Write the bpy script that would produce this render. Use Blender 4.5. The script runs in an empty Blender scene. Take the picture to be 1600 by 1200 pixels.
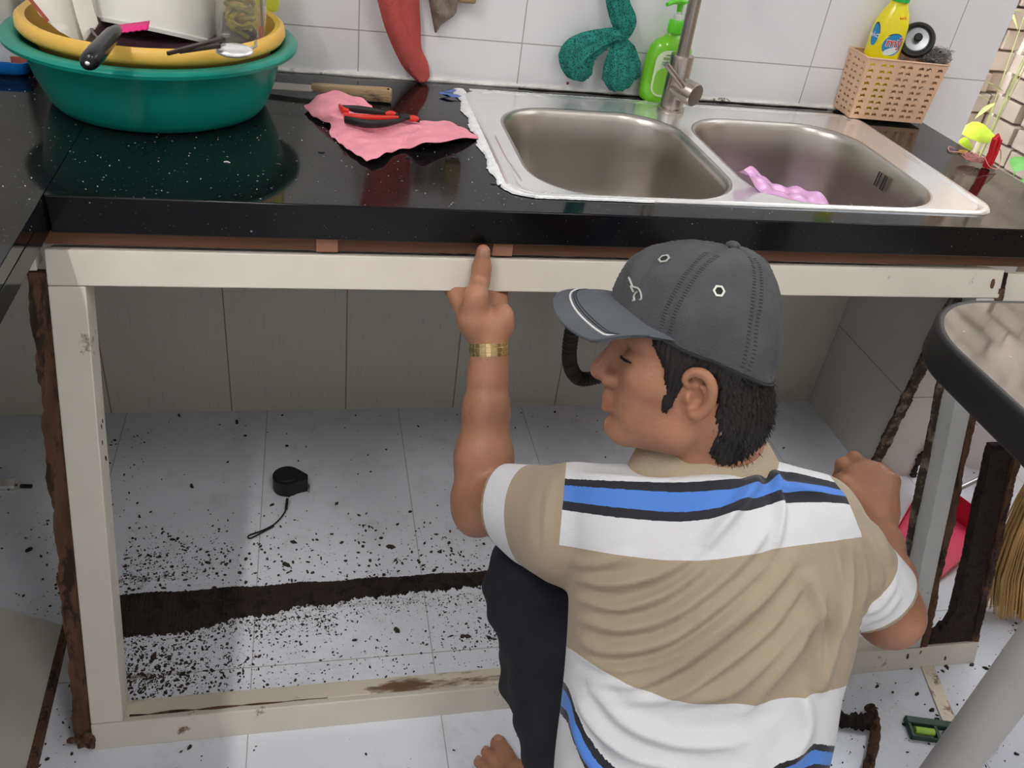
import bpy, bmesh, math, random
import numpy as np
from mathutils import Vector, Matrix, Euler
from mathutils.bvhtree import BVHTree
from mathutils import geometry as mgeo

C = bpy.context.scene.collection
SC = bpy.context.scene
rnd = random.Random(7)

# ------------------------------------------------------------------ camera
CAM = np.array([0.31384, -1.62664, 1.24067])
EUL = (0.95895, -0.12311, -0.19242)
FPX = 1336.7
cd = bpy.data.cameras.new('camera'); cam = bpy.data.objects.new('camera', cd); C.objects.link(cam)
cam.location = CAM; cam.rotation_euler = EUL
cd.sensor_width = 36; cd.lens = FPX / 1600 * 36; cd.clip_start = 0.02; cd.clip_end = 100
SC.camera = cam
RM = np.array(Euler(EUL).to_matrix())
# ------------------------------------------------------------------ light
SC.view_settings.view_transform = 'Standard'; SC.view_settings.look = 'None'
SC.view_settings.gamma = 1; SC.view_settings.use_curve_mapping = False
SC.view_settings.exposure = 0.38
w = bpy.data.worlds.new('sky'); SC.world = w; w.use_nodes = True
bg = w.node_tree.nodes['Background']; bg.inputs[0].default_value = (0.86, 0.93, 1.0, 1); bg.inputs[1].default_value = 5.8

def area(name, loc, target, sx, sy, power, col):
    l = bpy.data.lights.new(name, 'AREA'); l.shape = 'RECTANGLE'; l.size = sx; l.size_y = sy; l.energy = power; l.color = col
    o = bpy.data.objects.new(name, l); C.objects.link(o); o.location = loc
    o.rotation_euler = (Vector(target) - Vector(loc)).to_track_quat('-Z', 'Y').to_euler()
    return o
area('tube_light', (-0.42, -1.55, 2.5), (-0.42, -1.55, 0), 0.05, 1.2, 13, (1.0, 0.97, 0.92))
area('overhead_fill', (1.0, -1.9, 2.6), (1.0, -1.9, 0), 0.5, 0.5, 8.5, (1.0, 0.97, 0.93))  # added overhead fill for the room and the man's back, no lamp seen
area('wall_fill', (3.1, -1.2, 1.7), (0.9, -0.1, 1.0), 1.0, 1.6, 27, (0.95, 0.97, 1.0))  # added fill that brightens the back wall and counter, no door here

area('floor_fill', (3.2, -2.3, 1.3), (1.5, -1.0, 0.0), 0.9, 1.2, 11, (0.97, 0.96, 1.0))  # added fill for the floor and table leg at right, no window here

def ray(px, py):
    d = RM @ np.array([(px - 800) / FPX, -(py - 600) / FPX, -1.0]); return d
def bp(px, py, ax, val):
    d = ray(px, py); s = (val - CAM[ax]) / d[ax]; return Vector(CAM + s * d)
def at(px, py, dist):
    d = ray(px, py); return Vector(CAM + d / np.linalg.norm(d) * dist)

H = 0.77      # counter height
CD = 0.574    # counter depth
CT = 0.050    # front edge height

# ------------------------------------------------------------------ materials
def mat(name, col, rough=0.5, metal=0.0, var=0.0, vscale=20, bump=0.0, bscale=60, dirt=None, dscale=8, damt=0.5,
        spec=0.5, trans=0.0, alpha=1.0, sss=0.0, coat=0.0, stretch=None, ior=1.45):
    m = bpy.data.materials.new(name); m.use_nodes = True; nt = m.node_tree; N = nt.nodes; L = nt.links
    b = N['Principled BSDF']
    b.inputs['Base Color'].default_value = (*col, 1); b.inputs['Roughness'].default_value = rough
    b.inputs['Metallic'].default_value = metal; b.inputs['Specular IOR Level'].default_value = spec
    b.inputs['Transmission Weight'].default_value = trans; b.inputs['Alpha'].default_value = alpha
    b.inputs['Coat Weight'].default_value = coat; b.inputs['IOR'].default_value = ior
    if sss:
        b.inputs['Subsurface Weight'].default_value = sss; b.inputs['Subsurface Radius'].default_value = (1, 0.35, 0.2)
        b.inputs['Subsurface Scale'].default_value = 0.006
    tc = N.new('ShaderNodeTexCoord'); mp = N.new('ShaderNodeMapping'); L.new(tc.outputs['Object'], mp.inputs[0])
    if stretch: mp.inputs['Scale'].default_value = stretch
    last = None
    if var or dirt:
        n = N.new('ShaderNodeTexNoise'); n.inputs['Scale'].default_value = vscale; n.inputs['Detail'].default_value = 6
        L.new(mp.outputs[0], n.inputs['Vector'])
        mr = N.new('ShaderNodeMapRange'); mr.inputs[1].default_value = 0.3; mr.inputs[2].default_value = 0.7
        mr.inputs[3].default_value = 1 - var; mr.inputs[4].default_value = 1 + var
        L.new(n.outputs['Fac'], mr.inputs[0])
        mx = N.new('ShaderNodeMix'); mx.data_type = 'RGBA'; mx.blend_type = 'MULTIPLY'; mx.inputs[0].default_value = 1
        mx.inputs[6].default_value = (*col, 1); L.new(mr.outputs[0], mx.inputs[7]); last = mx.outputs[2]
    if dirt:
        n2 = N.new('ShaderNodeTexNoise'); n2.inputs['Scale'].default_value = dscale; n2.inputs['Detail'].default_value = 8
        n2.inputs['Roughness'].default_value = 0.7
        L.new(mp.outputs[0], n2.inputs['Vector'])
        r2 = N.new('ShaderNodeMapRange'); r2.inputs[1].default_value = 0.66 - damt * 0.3; r2.inputs[2].default_value = 0.72 - damt * 0.25
        L.new(n2.outputs['Fac'], r2.inputs[0])
        m2 = N.new('ShaderNodeMix'); m2.data_type = 'RGBA'; L.new(r2.outputs[0], m2.inputs[0]); L.new(last, m2.inputs[6])
        m2.inputs[7].default_value = (*dirt, 1); last = m2.outputs[2]
    if last is not None: L.new(last, b.inputs['Base Color'])
    if bump:
        n3 = N.new('ShaderNodeTexNoise'); n3.inputs['Scale'].default_value = bscale; n3.inputs['Detail'].default_value = 5
        L.new(mp.outputs[0], n3.inputs['Vector'])
        bm_ = N.new('ShaderNodeBump'); bm_.inputs['Strength'].default_value = bump; bm_.inputs['Distance'].default_value = 0.003
        L.new(n3.outputs['Fac'], bm_.inputs['Height']); L.new(bm_.outputs[0], b.inputs['Normal'])
    return m

def math_node(N, L, op, a, b=None, c=None):
    n = N.new('ShaderNodeMath'); n.operation = op
    for i, v in enumerate((a, b, c)):
        if v is None: continue
        if isinstance(v, (int, float)): n.inputs[i].default_value = v
        else: L.new(v, n.inputs[i])
    return n.outputs[0]

def tile_mat(name, col, grout, ax_u, per_u, off_u, ax_v, per_v, off_v, gw, rough=0.12, streak=0.0, var=0.03, dirt=0.0):
    """glazed tiles laid in world coordinates: grout lines at off + k*per on two axes"""
    m = bpy.data.materials.new(name); m.use_nodes = True; nt = m.node_tree; N = nt.nodes; L = nt.links
    b = N['Principled BSDF']; b.inputs['Roughness'].default_value = rough
    g = N.new('ShaderNodeNewGeometry'); s = N.new('ShaderNodeSeparateXYZ'); L.new(g.outputs['Position'], s.inputs[0])
    def line(ax, per, off):
        v = s.outputs[ax]
        v = math_node(N, L, 'SUBTRACT', v, off - per / 2); v = math_node(N, L, 'DIVIDE', v, per)
        v = math_node(N, L, 'FRACT', v); v = math_node(N, L, 'SUBTRACT', v, 0.5); v = math_node(N, L, 'ABSOLUTE', v)
        return math_node(N, L, 'LESS_THAN', v, gw / per / 2)
    gm = math_node(N, L, 'MAXIMUM', line(ax_u, per_u, off_u), line(ax_v, per_v, off_v))
    no = N.new('ShaderNodeTexNoise'); no.inputs['Scale'].default_value = 5; no.inputs['Detail'].default_value = 6; L.new(g.outputs['Position'], no.inputs['Vector'])
    f = math_node(N, L, 'MULTIPLY_ADD', no.outputs['Fac'], var * 2, 1 - var)
    if streak:
        mp = N.new('ShaderNodeMapping'); mp.inputs['Scale'].default_value = (220, 220, 14); L.new(g.outputs['Position'], mp.inputs[0])
        n2 = N.new('ShaderNodeTexNoise'); n2.inputs['Scale'].default_value = 1; n2.inputs['Detail'].default_value = 2; L.new(mp.outputs[0], n2.inputs['Vector'])
        r = N.new('ShaderNodeMapRange'); r.inputs[1].default_value = 0.62; r.inputs[2].default_value = 0.75; r.inputs[3].default_value = 1; r.inputs[4].default_value = 1 - streak
        L.new(n2.outputs['Fac'], r.inputs[0]); f = math_node(N, L, 'MULTIPLY', f, r.outputs[0])
    mx = N.new('ShaderNodeMix'); mx.data_type = 'RGBA'; mx.blend_type = 'MULTIPLY'; mx.inputs[0].default_value = 1
    mx.inputs[6].default_value = (*col, 1); L.new(f, mx.inputs[7])
    m2 = N.new('ShaderNodeMix'); m2.data_type = 'RGBA'; L.new(gm, m2.inputs[0]); L.new(mx.outputs[2], m2.inputs[6]); m2.inputs[7].default_value = (*grout, 1)
    out = m2.outputs[2]
    if dirt:
        n4 = N.new('ShaderNodeTexNoise'); n4.inputs['Scale'].default_value = 9; n4.inputs['Detail'].default_value = 9; n4.inputs['Roughness'].default_value = 0.75
        L.new(g.outputs['Position'], n4.inputs['Vector'])
        r4 = N.new('ShaderNodeMapRange'); r4.inputs[1].default_value = 0.52; r4.inputs[2].default_value = 0.75; r4.inputs[4].default_value = dirt
        L.new(n4.outputs['Fac'], r4.inputs[0])
        m4 = N.new('ShaderNodeMix'); m4.data_type = 'RGBA'; L.new(r4.outputs[0], m4.inputs[0]); L.new(out, m4.inputs[6]); m4.inputs[7].default_value = (0.16, 0.13, 0.11, 1)
        out = m4.outputs[2]
    L.new(out, b.inputs['Base Color'])
    rr = math_node(N, L, 'MULTIPLY_ADD', gm, 0.5, rough); L.new(rr, b.inputs['Roughness'])
    return m

def speckle_mat(name, col, rough, dens=0.13, scale=160, bright=(0.55, 0.6, 0.6), spec=0.5):
    m = bpy.data.materials.new(name); m.use_nodes = True; nt = m.node_tree; N = nt.nodes; L = nt.links
    b = N['Principled BSDF']; b.inputs['Roughness'].default_value = rough; b.inputs['Specular IOR Level'].default_value = spec
    tc = N.new('ShaderNodeNewGeometry')
    out = None
    prev = None
    for sc_, th in ((scale, dens), (scale * 2.6, dens * 0.8)):
        v = N.new('ShaderNodeTexVoronoi'); v.inputs['Scale'].default_value = sc_; L.new(tc.outputs['Position'], v.inputs['Vector'])
        sp = N.new('ShaderNodeSeparateColor'); L.new(v.outputs['Color'], sp.inputs[0])
        a = math_node(N, L, 'LESS_THAN', v.outputs['Distance'], 0.22)
        c2 = math_node(N, L, 'LESS_THAN', sp.outputs[0], th)
        k = math_node(N, L, 'MULTIPLY', a, c2); k = math_node(N, L, 'MULTIPLY', k, sp.outputs[1])
        prev = k if prev is None else math_node(N, L, 'MAXIMUM', prev, k)
    mx = N.new('ShaderNodeMix'); mx.data_type = 'RGBA'; L.new(prev, mx.inputs[0]); mx.inputs[6].default_value = (*col, 1); mx.inputs[7].default_value = (*bright, 1)
    L.new(mx.outputs[2], b.inputs['Base Color'])
    n = N.new('ShaderNodeTexNoise'); n.inputs['Scale'].default_value = 6; n.inputs['Detail'].default_value = 6; L.new(tc.outputs['Position'], n.inputs['Vector'])
    r = N.new('ShaderNodeMapRange'); r.inputs[1].default_value = 0.4; r.inputs[2].default_value = 0.7; r.inputs[3].default_value = rough; r.inputs[4].default_value = rough + 0.1
    L.new(n.outputs['Fac'], r.inputs[0]); L.new(r.outputs[0], b.inputs['Roughness'])
    return m

M = {}
M['wall_up'] = tile_mat('glazed_wall_tile', (0.86, 0.86, 0.885), (0.42, 0.40, 0.38), 0, 0.30, 0.3993, 2, 0.25, 0.8498, 0.0022, rough=0.10)
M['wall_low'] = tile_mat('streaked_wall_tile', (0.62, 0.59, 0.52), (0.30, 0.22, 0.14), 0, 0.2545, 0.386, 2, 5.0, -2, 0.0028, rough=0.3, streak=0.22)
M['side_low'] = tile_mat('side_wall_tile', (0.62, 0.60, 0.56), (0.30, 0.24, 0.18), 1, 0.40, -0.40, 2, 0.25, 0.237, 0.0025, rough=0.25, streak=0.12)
M['floor'] = tile_mat('white_floor_tile', (0.82, 0.85, 0.93), (0.45, 0.42, 0.40), 0, 0.30, 0.209, 1, 5.0, -0.70, 0.0018, rough=0.16, dirt=0.28)
def add_dust(m):
    nt = m.node_tree; N = nt.nodes; L = nt.links; b = N['Principled BSDF']; src = b.inputs['Base Color'].links[0].from_socket
    g = N.new('ShaderNodeNewGeometry'); s = N.new('ShaderNodeSeparateXYZ'); L.new(g.outputs['Position'], s.inputs[0])
    n = N.new('ShaderNodeTexNoise'); n.inputs['Scale'].default_value = 38; n.inputs['Detail'].default_value = 10; n.inputs['Roughness'].default_value = .8; L.new(g.outputs['Position'], n.inputs['Vector'])
    def band(v, c, w_): d = math_node(N, L, 'ABSOLUTE', math_node(N, L, 'SUBTRACT', v, c)); mr = N.new('ShaderNodeMapRange'); mr.inputs[1].default_value = 0; mr.inputs[2].default_value = w_; mr.inputs[3].default_value = 1; mr.inputs[4].default_value = 0; L.new(d, mr.inputs[0]); return mr.outputs[0]
    a = math_node(N, L, 'MULTIPLY', band(s.outputs[1], -.575, .075), band(s.outputs[0], .3, 1.0))
    c = math_node(N, L, 'MULTIPLY', band(s.outputs[1], -.70, .07), band(s.outputs[0], 0.03, .28))
    e = math_node(N, L, 'MULTIPLY', band(s.outputs[1], -.49, .08), band(s.outputs[0], 0.0, .26))
    t = math_node(N, L, 'MAXIMUM', math_node(N, L, 'MAXIMUM', a, c), e)
    k = math_node(N, L, 'MULTIPLY_ADD', t, .30, -.30); k = math_node(N, L, 'ADD', n.outputs['Fac'], k)
    r = N.new('ShaderNodeMapRange'); r.inputs[1].default_value = .45; r.inputs[2].default_value = .58; r.inputs[4].default_value = .85; L.new(k, r.inputs[0])
    mx = N.new('ShaderNodeMix'); mx.data_type = 'RGBA'; L.new(r.outputs[0], mx.inputs[0]); L.new(src, mx.inputs[6]); mx.inputs[7].default_value = (.13, .095, .07, 1); L.new(mx.outputs[2], b.inputs['Base Color'])
add_dust(M['floor'])
M['granite'] = speckle_mat('polished_black_granite', (0.005, 0.006, 0.007), 0.05, dens=0.07, bright=(0.30, 0.33, 0.33), spec=0.33)
M['granite_edge'] = speckle_mat('black_granite_edge', (0.005, 0.005, 0.006), 0.10, dens=0.03, bright=(0.25, 0.26, 0.28), spec=0.25)
M['plaster'] = mat('white_plaster', (0.75, 0.74, 0.72), 0.8, var=0.04)
M['grout'] = mat('white_grout_bead', (0.78, 0.77, 0.74), 0.7, var=0.15, vscale=60, bump=0.5, dirt=(0.10, 0.08, 0.06), dscale=25, damt=0.25)
M['silicone'] = mat('torn_white_silicone', (0.86, 0.87, 0.88), 0.5, var=0.1, vscale=80, bump=0.4)
M['steel'] = mat('brushed_stainless_steel', (0.52, 0.49, 0.455), 0.32, 1.0, var=0.06, vscale=6, bump=0.04, bscale=300)
M['steel_shiny'] = mat('stainless_steel_painted_glare', (0.90, 0.90, 0.90), 0.22, 0.72, var=0.05, bump=0.03, bscale=40)  # pale, less metallic base puts the rim's window glare into the colour
M['steel_dark'] = mat('dark_slots', (0.02, 0.02, 0.02), 0.6)
M['white_lam'] = mat('aged_white_laminate', (0.72, 0.68, 0.60), 0.42, var=0.05, vscale=10, dirt=(0.17, 0.10, 0.06), dscale=14, damt=0.10, bump=0.08)
M['white_lam_dirty'] = mat('dirty_white_laminate', (0.74, 0.69, 0.58), 0.5, var=0.07, vscale=10, dirt=(0.19, 0.11, 0.06), dscale=11, damt=0.34, bump=0.1, stretch=(0.35, 1, 1))
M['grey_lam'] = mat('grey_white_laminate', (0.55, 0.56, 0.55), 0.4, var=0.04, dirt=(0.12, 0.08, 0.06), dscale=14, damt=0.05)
M['rot'] = mat('rotten_brown_wood', (0.13, 0.065, 0.04), 0.9, var=0.5, vscale=30, bump=1.0, bscale=90, dirt=(0.03, 0.018, 0.012), dscale=30, damt=0.6, stretch=(1, 1, 0.25))
M['rot_dark'] = mat('dark_rotten_wood', (0.035, 0.022, 0.017), 0.9, var=0.5, vscale=40, bump=1.0, bscale=120, dirt=(0.010, 0.007, 0.006), dscale=40, damt=0.6)
M['rot_pale'] = mat('pale_rotten_flakes', (0.20, 0.17, 0.125), 0.9, var=0.4, vscale=60, bump=1.0, bscale=120, dirt=(0.05, 0.035, 0.025), dscale=38, damt=0.85)
M['batten'] = mat('brown_wood_batten', (0.14, 0.058, 0.032), 0.7, var=0.2, vscale=12, bump=0.2, stretch=(0.1, 1, 1))
M['block'] = mat('pale_wood_block', (0.34, 0.17, 0.10), 0.8, var=0.1)
M['chip'] = mat('dark_brown_chips', (0.045, 0.03, 0.022), 0.95, var=0.5, vscale=60)

# ------------------------------------------------------------------ mesh helpers
def wm(o):
    m = o.matrix_basis.copy()
    while o.parent: o = o.parent; m = o.matrix_basis @ m
    return m
class MB:
    def __init__(s): s.v = []; s.f = []; s.mi = []; s.cur = 0
    def add(s, vs, fs):
        o = len(s.v); s.v += [tuple(v) for v in vs]; s.f += [tuple(i + o for i in f) for f in fs]; s.mi += [s.cur] * len(fs)
    def box(s, lo, hi, mtx=None):
        x0, y0, z0 = lo; x1, y1, z1 = hi
        vs = [Vector(p) for p in ((x0,y0,z0),(x1,y0,z0),(x1,y1,z0),(x0,y1,z0),(x0,y0,z1),(x1,y0,z1),(x1,y1,z1),(x0,y1,z1))]
        if mtx: vs = [mtx @ v for v in vs]
        s.add(vs, [(0,3,2,1),(4,5,6,7),(0,1,5,4),(1,2,6,5),(2,3,7,6),(3,0,4,7)])
    def rings(s, rs, close=True, cap=True):
        n = len(rs[0]); vs = [p for r in rs for p in r]; fs = []
        for i in range(len(rs) - 1):
            for j in range(n if close else n - 1):
                a = i*n+j; b = i*n+(j+1) % n; fs.append((a, b, b+n, a+n))
        if cap:
            fs.append(tuple(range(n))[::-1]); fs.append(tuple((len(rs)-1)*n + j for j in range(n)))
        s.add(vs, fs)
    def tube(s, pts, r, n=12, cap=True, flat=1.0, up=None):
        pts = [Vector(p) for p in pts]; m = len(pts)
        rr = r if isinstance(r, (list, tuple)) else [r]*m
        t0 = (pts[1]-pts[0]).normalized(); nrm = Vector(up) if up else t0.orthogonal(); nrm = (nrm - t0*nrm.dot(t0)).normalized()
        rs = []
        for i in range(m):
            t = (pts[min(i+1,m-1)]-pts[max(i-1,0)]).normalized()
            nrm = (nrm - t*nrm.dot(t)).normalized(); bn = t.cross(nrm)
            rs.append([pts[i] + nrm*(math.cos(2*math.pi*k/n)*rr[i]) + bn*(math.sin(2*math.pi*k/n)*rr[i]*flat) for k in range(n)])
        s.rings(rs, True, cap)
    def lathe(s, prof, n=32, mtx=None, cap=False):
        rs = [[Vector((r*math.cos(2*math.pi*k/n), r*math.sin(2*math.pi*k/n), z)) for k in range(n)] for r, z in prof]
        if mtx: rs = [[mtx @ p for p in r] for r in rs]
        s.rings(rs, True, cap)
    def prism(s, poly, z0, z1, mtx=None):
        n = len(poly); b = [Vector((p[0], p[1], z0)) for p in poly]; t = [Vector((p[0], p[1], z1)) for p in poly]
        if mtx: b = [mtx @ v for v in b]; t = [mtx @ v for v in t]
        tri = mgeo.tessellate_polygon([[Vector((p[0], p[1], 0)) for p in poly]])
        fs = []
        for a in tri: fs.append(tuple(a)); fs.append(tuple(i+n for i in a[::-1]))
        for i in range(n): fs.append((i, (i+1) % n, (i+1) % n+n, i+n))
        s.add(b+t, fs)
    def sphere(s, c, r, n=12, mtx=None):
        c = Vector(c); r = Vector(r) if not isinstance(r, (int, float)) else Vector((r, r, r))
        rs = []
        for i in range(1, n):
            th = math.pi*i/n
            rs.append([Vector((c.x + r.x*math.sin(th)*math.cos(2*math.pi*k/(2*n)), c.y + r.y*math.sin(th)*math.sin(2*math.pi*k/(2*n)), c.z - r.z*math.cos(th))) for k in range(2*n)])
        if mtx: rs = [[mtx @ p for p in q] for q in rs]
        s.rings(rs, True, True)
    def grid(s, P):   # P[i][j] points
        n = len(P[0]); s.add([p for r in P for p in r], [(i*n+j, i*n+j+1, (i+1)*n+j+1, (i+1)*n+j) for i in range(len(P)-1) for j in range(n-1)])
    def build(s, name, m, parent=None, smooth=True, bevel=0, seg=2, sub=0, solid=0, angle=40, recalc=True, origin=None, local=False):
        me = bpy.data.meshes.new(name); me.from_pydata(s.v, [], s.f)
        ms = m if isinstance(m, list) else [m]
        for x in ms: me.materials.append(x)
        if len(ms) > 1: me.polygons.foreach_set('material_index', s.mi)
        if recalc:
            b = bmesh.new(); b.from_mesh(me); bmesh.ops.recalc_face_normals(b, faces=b.faces); b.to_mesh(me); b.free()
        if smooth:
            me.shade_smooth(); me.set_sharp_from_angle(angle=math.radians(angle))
        o = bpy.data.objects.new(name, me); C.objects.link(o)
        if parent:
            o.parent = parent; o.matrix_parent_inverse = Matrix.Identity(4)
            if not local: me.transform(wm(parent).inverted())
        elif origin is not None:
            me.transform(Matrix.Translation(-Vector(origin))); o.location = origin
        if solid:
            md = o.modifiers.new('s', 'SOLIDIFY'); md.thickness = solid; md.offset = 0
        if bevel:
            md = o.modifiers.new('b', 'BEVEL'); md.width = bevel; md.segments = seg; md.limit_method = 'ANGLE'; md.angle_limit = math.radians(35)
            md.harden_normals = False
        if sub:
            md = o.modifiers.new('u', 'SUBSURF'); md.levels = sub; md.render_levels = sub
        return o

def thing(name, label, cat, loc=(0, 0, 0), rot=(0, 0, 0), group=None):
    o = bpy.data.objects.new(name, None); C.objects.link(o); o.location = loc; o.rotation_euler = rot; o.empty_display_size = 0.02
    tag(o, label, cat, group); return o
def tag(o, label, cat, group=None, kind=None):
    o['label'] = label; o['category'] = cat
    if group: o['group'] = group
    if kind: o['kind'] = kind
    return o
def struct(o): o['kind'] = 'structure'; return o
def mesh_of(o): return o

def smooth_path(pts, n=8):
    pts = [Vector(p) for p in pts]; out = []
    for i in range(len(pts)-1):
        p0 = pts[max(i-1,0)]; p1 = pts[i]; p2 = pts[i+1]; p3 = pts[min(i+2,len(pts)-1)]
        for k in range(n):
            t = k/n; out.append(0.5*((2*p1)+(p2-p0)*t+(2*p0-5*p1+4*p2-p3)*t*t+(3*p1-p0-3*p2+p3)*t**3))
    out.append(pts[-1]); return out
def rrect(x0, y0, x1, y1, r, n=8):
    out = []
    for cx, cy, a in ((x1-r,y1-r,0),(x0+r,y1-r,90),(x0+r,y0+r,180),(x1-r,y0+r,270)):
        for k in range(n+1):
            t = math.radians(a+90*k/n); out.append((cx+r*math.cos(t), cy+r*math.sin(t)))
    return out
def plate_with_holes(outer, holes, z, faces_only=True):
    """flat face with holes: returns verts, tris"""
    polys = [[Vector((p[0], p[1], 0)) for p in outer]] + [[Vector((p[0], p[1], 0)) for p in h] for h in holes]
    tri = mgeo.tessellate_polygon(polys); vs = [Vector((p.x, p.y, z)) for q in polys for p in q]
    return vs, [tuple(t) for t in tri]

# ================================================================== STRUCTURE
b = MB(); b.box((-1.2, -3.0, -0.05), (3.4, 0.0, 0.0)); struct(b.build('floor', M['floor'], smooth=False))
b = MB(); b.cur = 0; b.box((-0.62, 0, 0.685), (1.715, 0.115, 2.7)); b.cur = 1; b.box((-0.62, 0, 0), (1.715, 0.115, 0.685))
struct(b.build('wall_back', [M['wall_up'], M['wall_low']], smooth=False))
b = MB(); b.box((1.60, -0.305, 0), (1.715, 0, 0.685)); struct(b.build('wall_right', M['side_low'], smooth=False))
b = MB(); b.box((-0.72, -3.0, 0), (-0.62, 0.115, 2.7)); struct(b.build('wall_left', M['wall_up'], smooth=False))
b = MB(); b.box((-0.72, -3.1, 0), (3.5, -3.0, 2.7)); struct(b.build('wall_rear', M['plaster'], smooth=False))
b = MB(); b.box((3.4, -3.0, 0), (3.5, -0.2, 2.7)); struct(b.build('wall_right_far', M['plaster'], smooth=False))
b = MB(); b.box((-0.72, -3.0, 2.7), (3.5, 0.115, 2.8)); struct(b.build('ceiling', M['plaster'], smooth=False))
# white grout bead along counter/wall joint
b = MB(); pts = []
b.tube([(x, -0.002, H+0.001+0.0008*math.sin(x*37)) for x in np.linspace(-0.6, 1.56, 90)], [0.0055+0.0012*math.sin(x*51)+0.0008*math.sin(x*113) for x in np.linspace(-0.6, 1.56, 90)], 6)
struct(b.build('trim_1', M['grout']))

# ================================================================== COUNTERTOP
cut = rrect(0.600, -0.508, 1.382, -0.068, 0.04)
b = MB()
outer = [(0.0, -CD), (1.562, -CD), (1.562, -0.0005), (0.0, -0.0005)]
vs, fs = plate_with_holes(outer, [cut], H); b.add(vs, fs)
vs2, fs2 = plate_with_holes(outer, [cut], H-0.02); b.add(vs2, [f[::-1] for f in fs2])
n = len(outer)
b.add([*[Vector((p[0], p[1], H)) for p in outer], *[Vector((p[0], p[1], H-0.02)) for p in outer]], [(i, (i+1) % n, (i+1) % n+n, i+n) for i in range(n)])
n = len(cut)
b.add([*[Vector((p[0], p[1], H)) for p in cut], *[Vector((p[0], p[1], H-0.02)) for p in cut]], [(i, i+n, (i+1) % n+n, (i+1) % n) for i in range(n)])
ct = tag(b.build('countertop', M['granite'], smooth=False, recalc=False), 'polished black granite countertop with the steel sink set into it', 'countertop')
b = MB(); b.box((0.0, -CD-0.001, H-CT), (1.562, -CD+0.03, H-0.0004)); b.build('front_edge', M['granite_edge'], ct, bevel=0.002)
b = MB(); b.box((-0.62, -2.6, H-0.02), (-0.0008, -0.0005, H))
cl = tag(b.build('countertop', M['granite'], smooth=False, bevel=0.001), 'black granite countertop along the left wall, running towards the viewer', 'countertop')
b = MB(); b.box((-0.035, -2.6, H-0.05), (-0.0012, -CD+0.03, H-0.0204)); b.build('front_edge', M['granite_edge'], cl, bevel=0.002)
# white support rail under left counter
b = MB(); b.box((-0.5, -0.585, 0.672), (-0.022, -0.555, 0.705)); tag(b.build('support_rail', M['white_lam'], bevel=0.001), 'white wooden rail end under the left countertop, beside the cabinet frame', 'rail')
# brown batten with spacer blocks
b = MB(); b.box((-0.013, -0.565, 0.6995), (1.56, -0.545, 0.7195)); bat = tag(b.build('wood_batten', M['batten'], bevel=0.001), 'long thin brown wooden batten squeezed between countertop and white cabinet frame', 'batten')
for px_ in (511, 786, ):
    x = bp(px_, 383, 1, -0.567).x
    b = MB(); b.box((x-0.014, -0.5695, 0.700), (x+0.014, -0.5655, 0.719)); b.build('spacer_block', M['block'], bat)
# water drops on the counter
b = MB()
for i in range(16):
    x = rnd.uniform(0.12, 0.58); y = rnd.uniform(-0.50, -0.14)
    r = rnd.uniform(0.0015, 0.006)
    b.lathe([(r*1.0, 0), (r*0.85, r*0.16), (r*0.5, r*0.25), (0.0001, r*0.28)], 12, Matrix.Translation((x, y, H)) @ Matrix.Diagonal((1, rnd.uniform(0.6, 1.2), 1, 1)))
for i in range(12):
    x = rnd.uniform(0.60, 1.2); y = rnd.uniform(-0.524, -0.51); r = rnd.uniform(0.002, 0.004)
    b.lathe([(r, 0), (r*0.85, r*0.2), (r*0.5, r*0.35), (0.0001, r*0.4)], 12, Matrix.Translation((x, y, H+0.0035)))
M['water'] = mat('clear_water', (1, 1, 1), 0.02, trans=1.0, ior=1.33)
tag(b.build('water_drops', M['water']), 'clear water drops scattered on the granite and sink rim', 'water', kind='stuff')
# crumbs
M['crumb'] = mat('pale_crumbs', (0.8, 0.78, 0.72), 0.8)
b = MB()
for i in range(150):
    x = rnd.uniform(-0.15, 0.62); y = rnd.uniform(-0.56, -0.16); r = rnd.uniform(0.0003, 0.0008)
    b.lathe([(r, 0), (r*0.7, r), (0.00005, r*1.2)], 5, Matrix.Translation((x, y, H)))
p = bp(350, 253, 2, H); b.tube([p, p+Vector((0.004, -0.0005, 0.001)), p+Vector((0.008, -0.0022, 0))], 0.0008, 6)
tag(b.build('crumbs', M['crumb']), 'tiny white crumbs and grains scattered over the black granite', 'crumbs', kind='stuff')

# ================================================================== SINK
SX0, SX1, SY0, SY1 = 0.583, 1.401, -0.526, -0.050
b = MB()
bowlsxy = [(0.632, -0.512, 0.958, -0.132), (0.986, -0.510, 1.320, -0.128)]
zt = H+0.004
def bowl_ring(x0, y0, x1, y1, r, z, n=8): return [Vector((p[0], p[1], z)) for p in rrect(x0, y0, x1, y1, r, n)]
sink = thing('kitchen_sink', 'stainless steel double bowl sink set into black granite countertop', 'sink', (1.0, -0.29, H))
rim_out = rrect(SX0, SY0, SX1, SY1, 0.045)
b = MB()
holes = [rrect(x0-0.006, y0-0.006, x1+0.006, y1+0.006, 0.105) for x0, y0, x1, y1 in bowlsxy]
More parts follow.
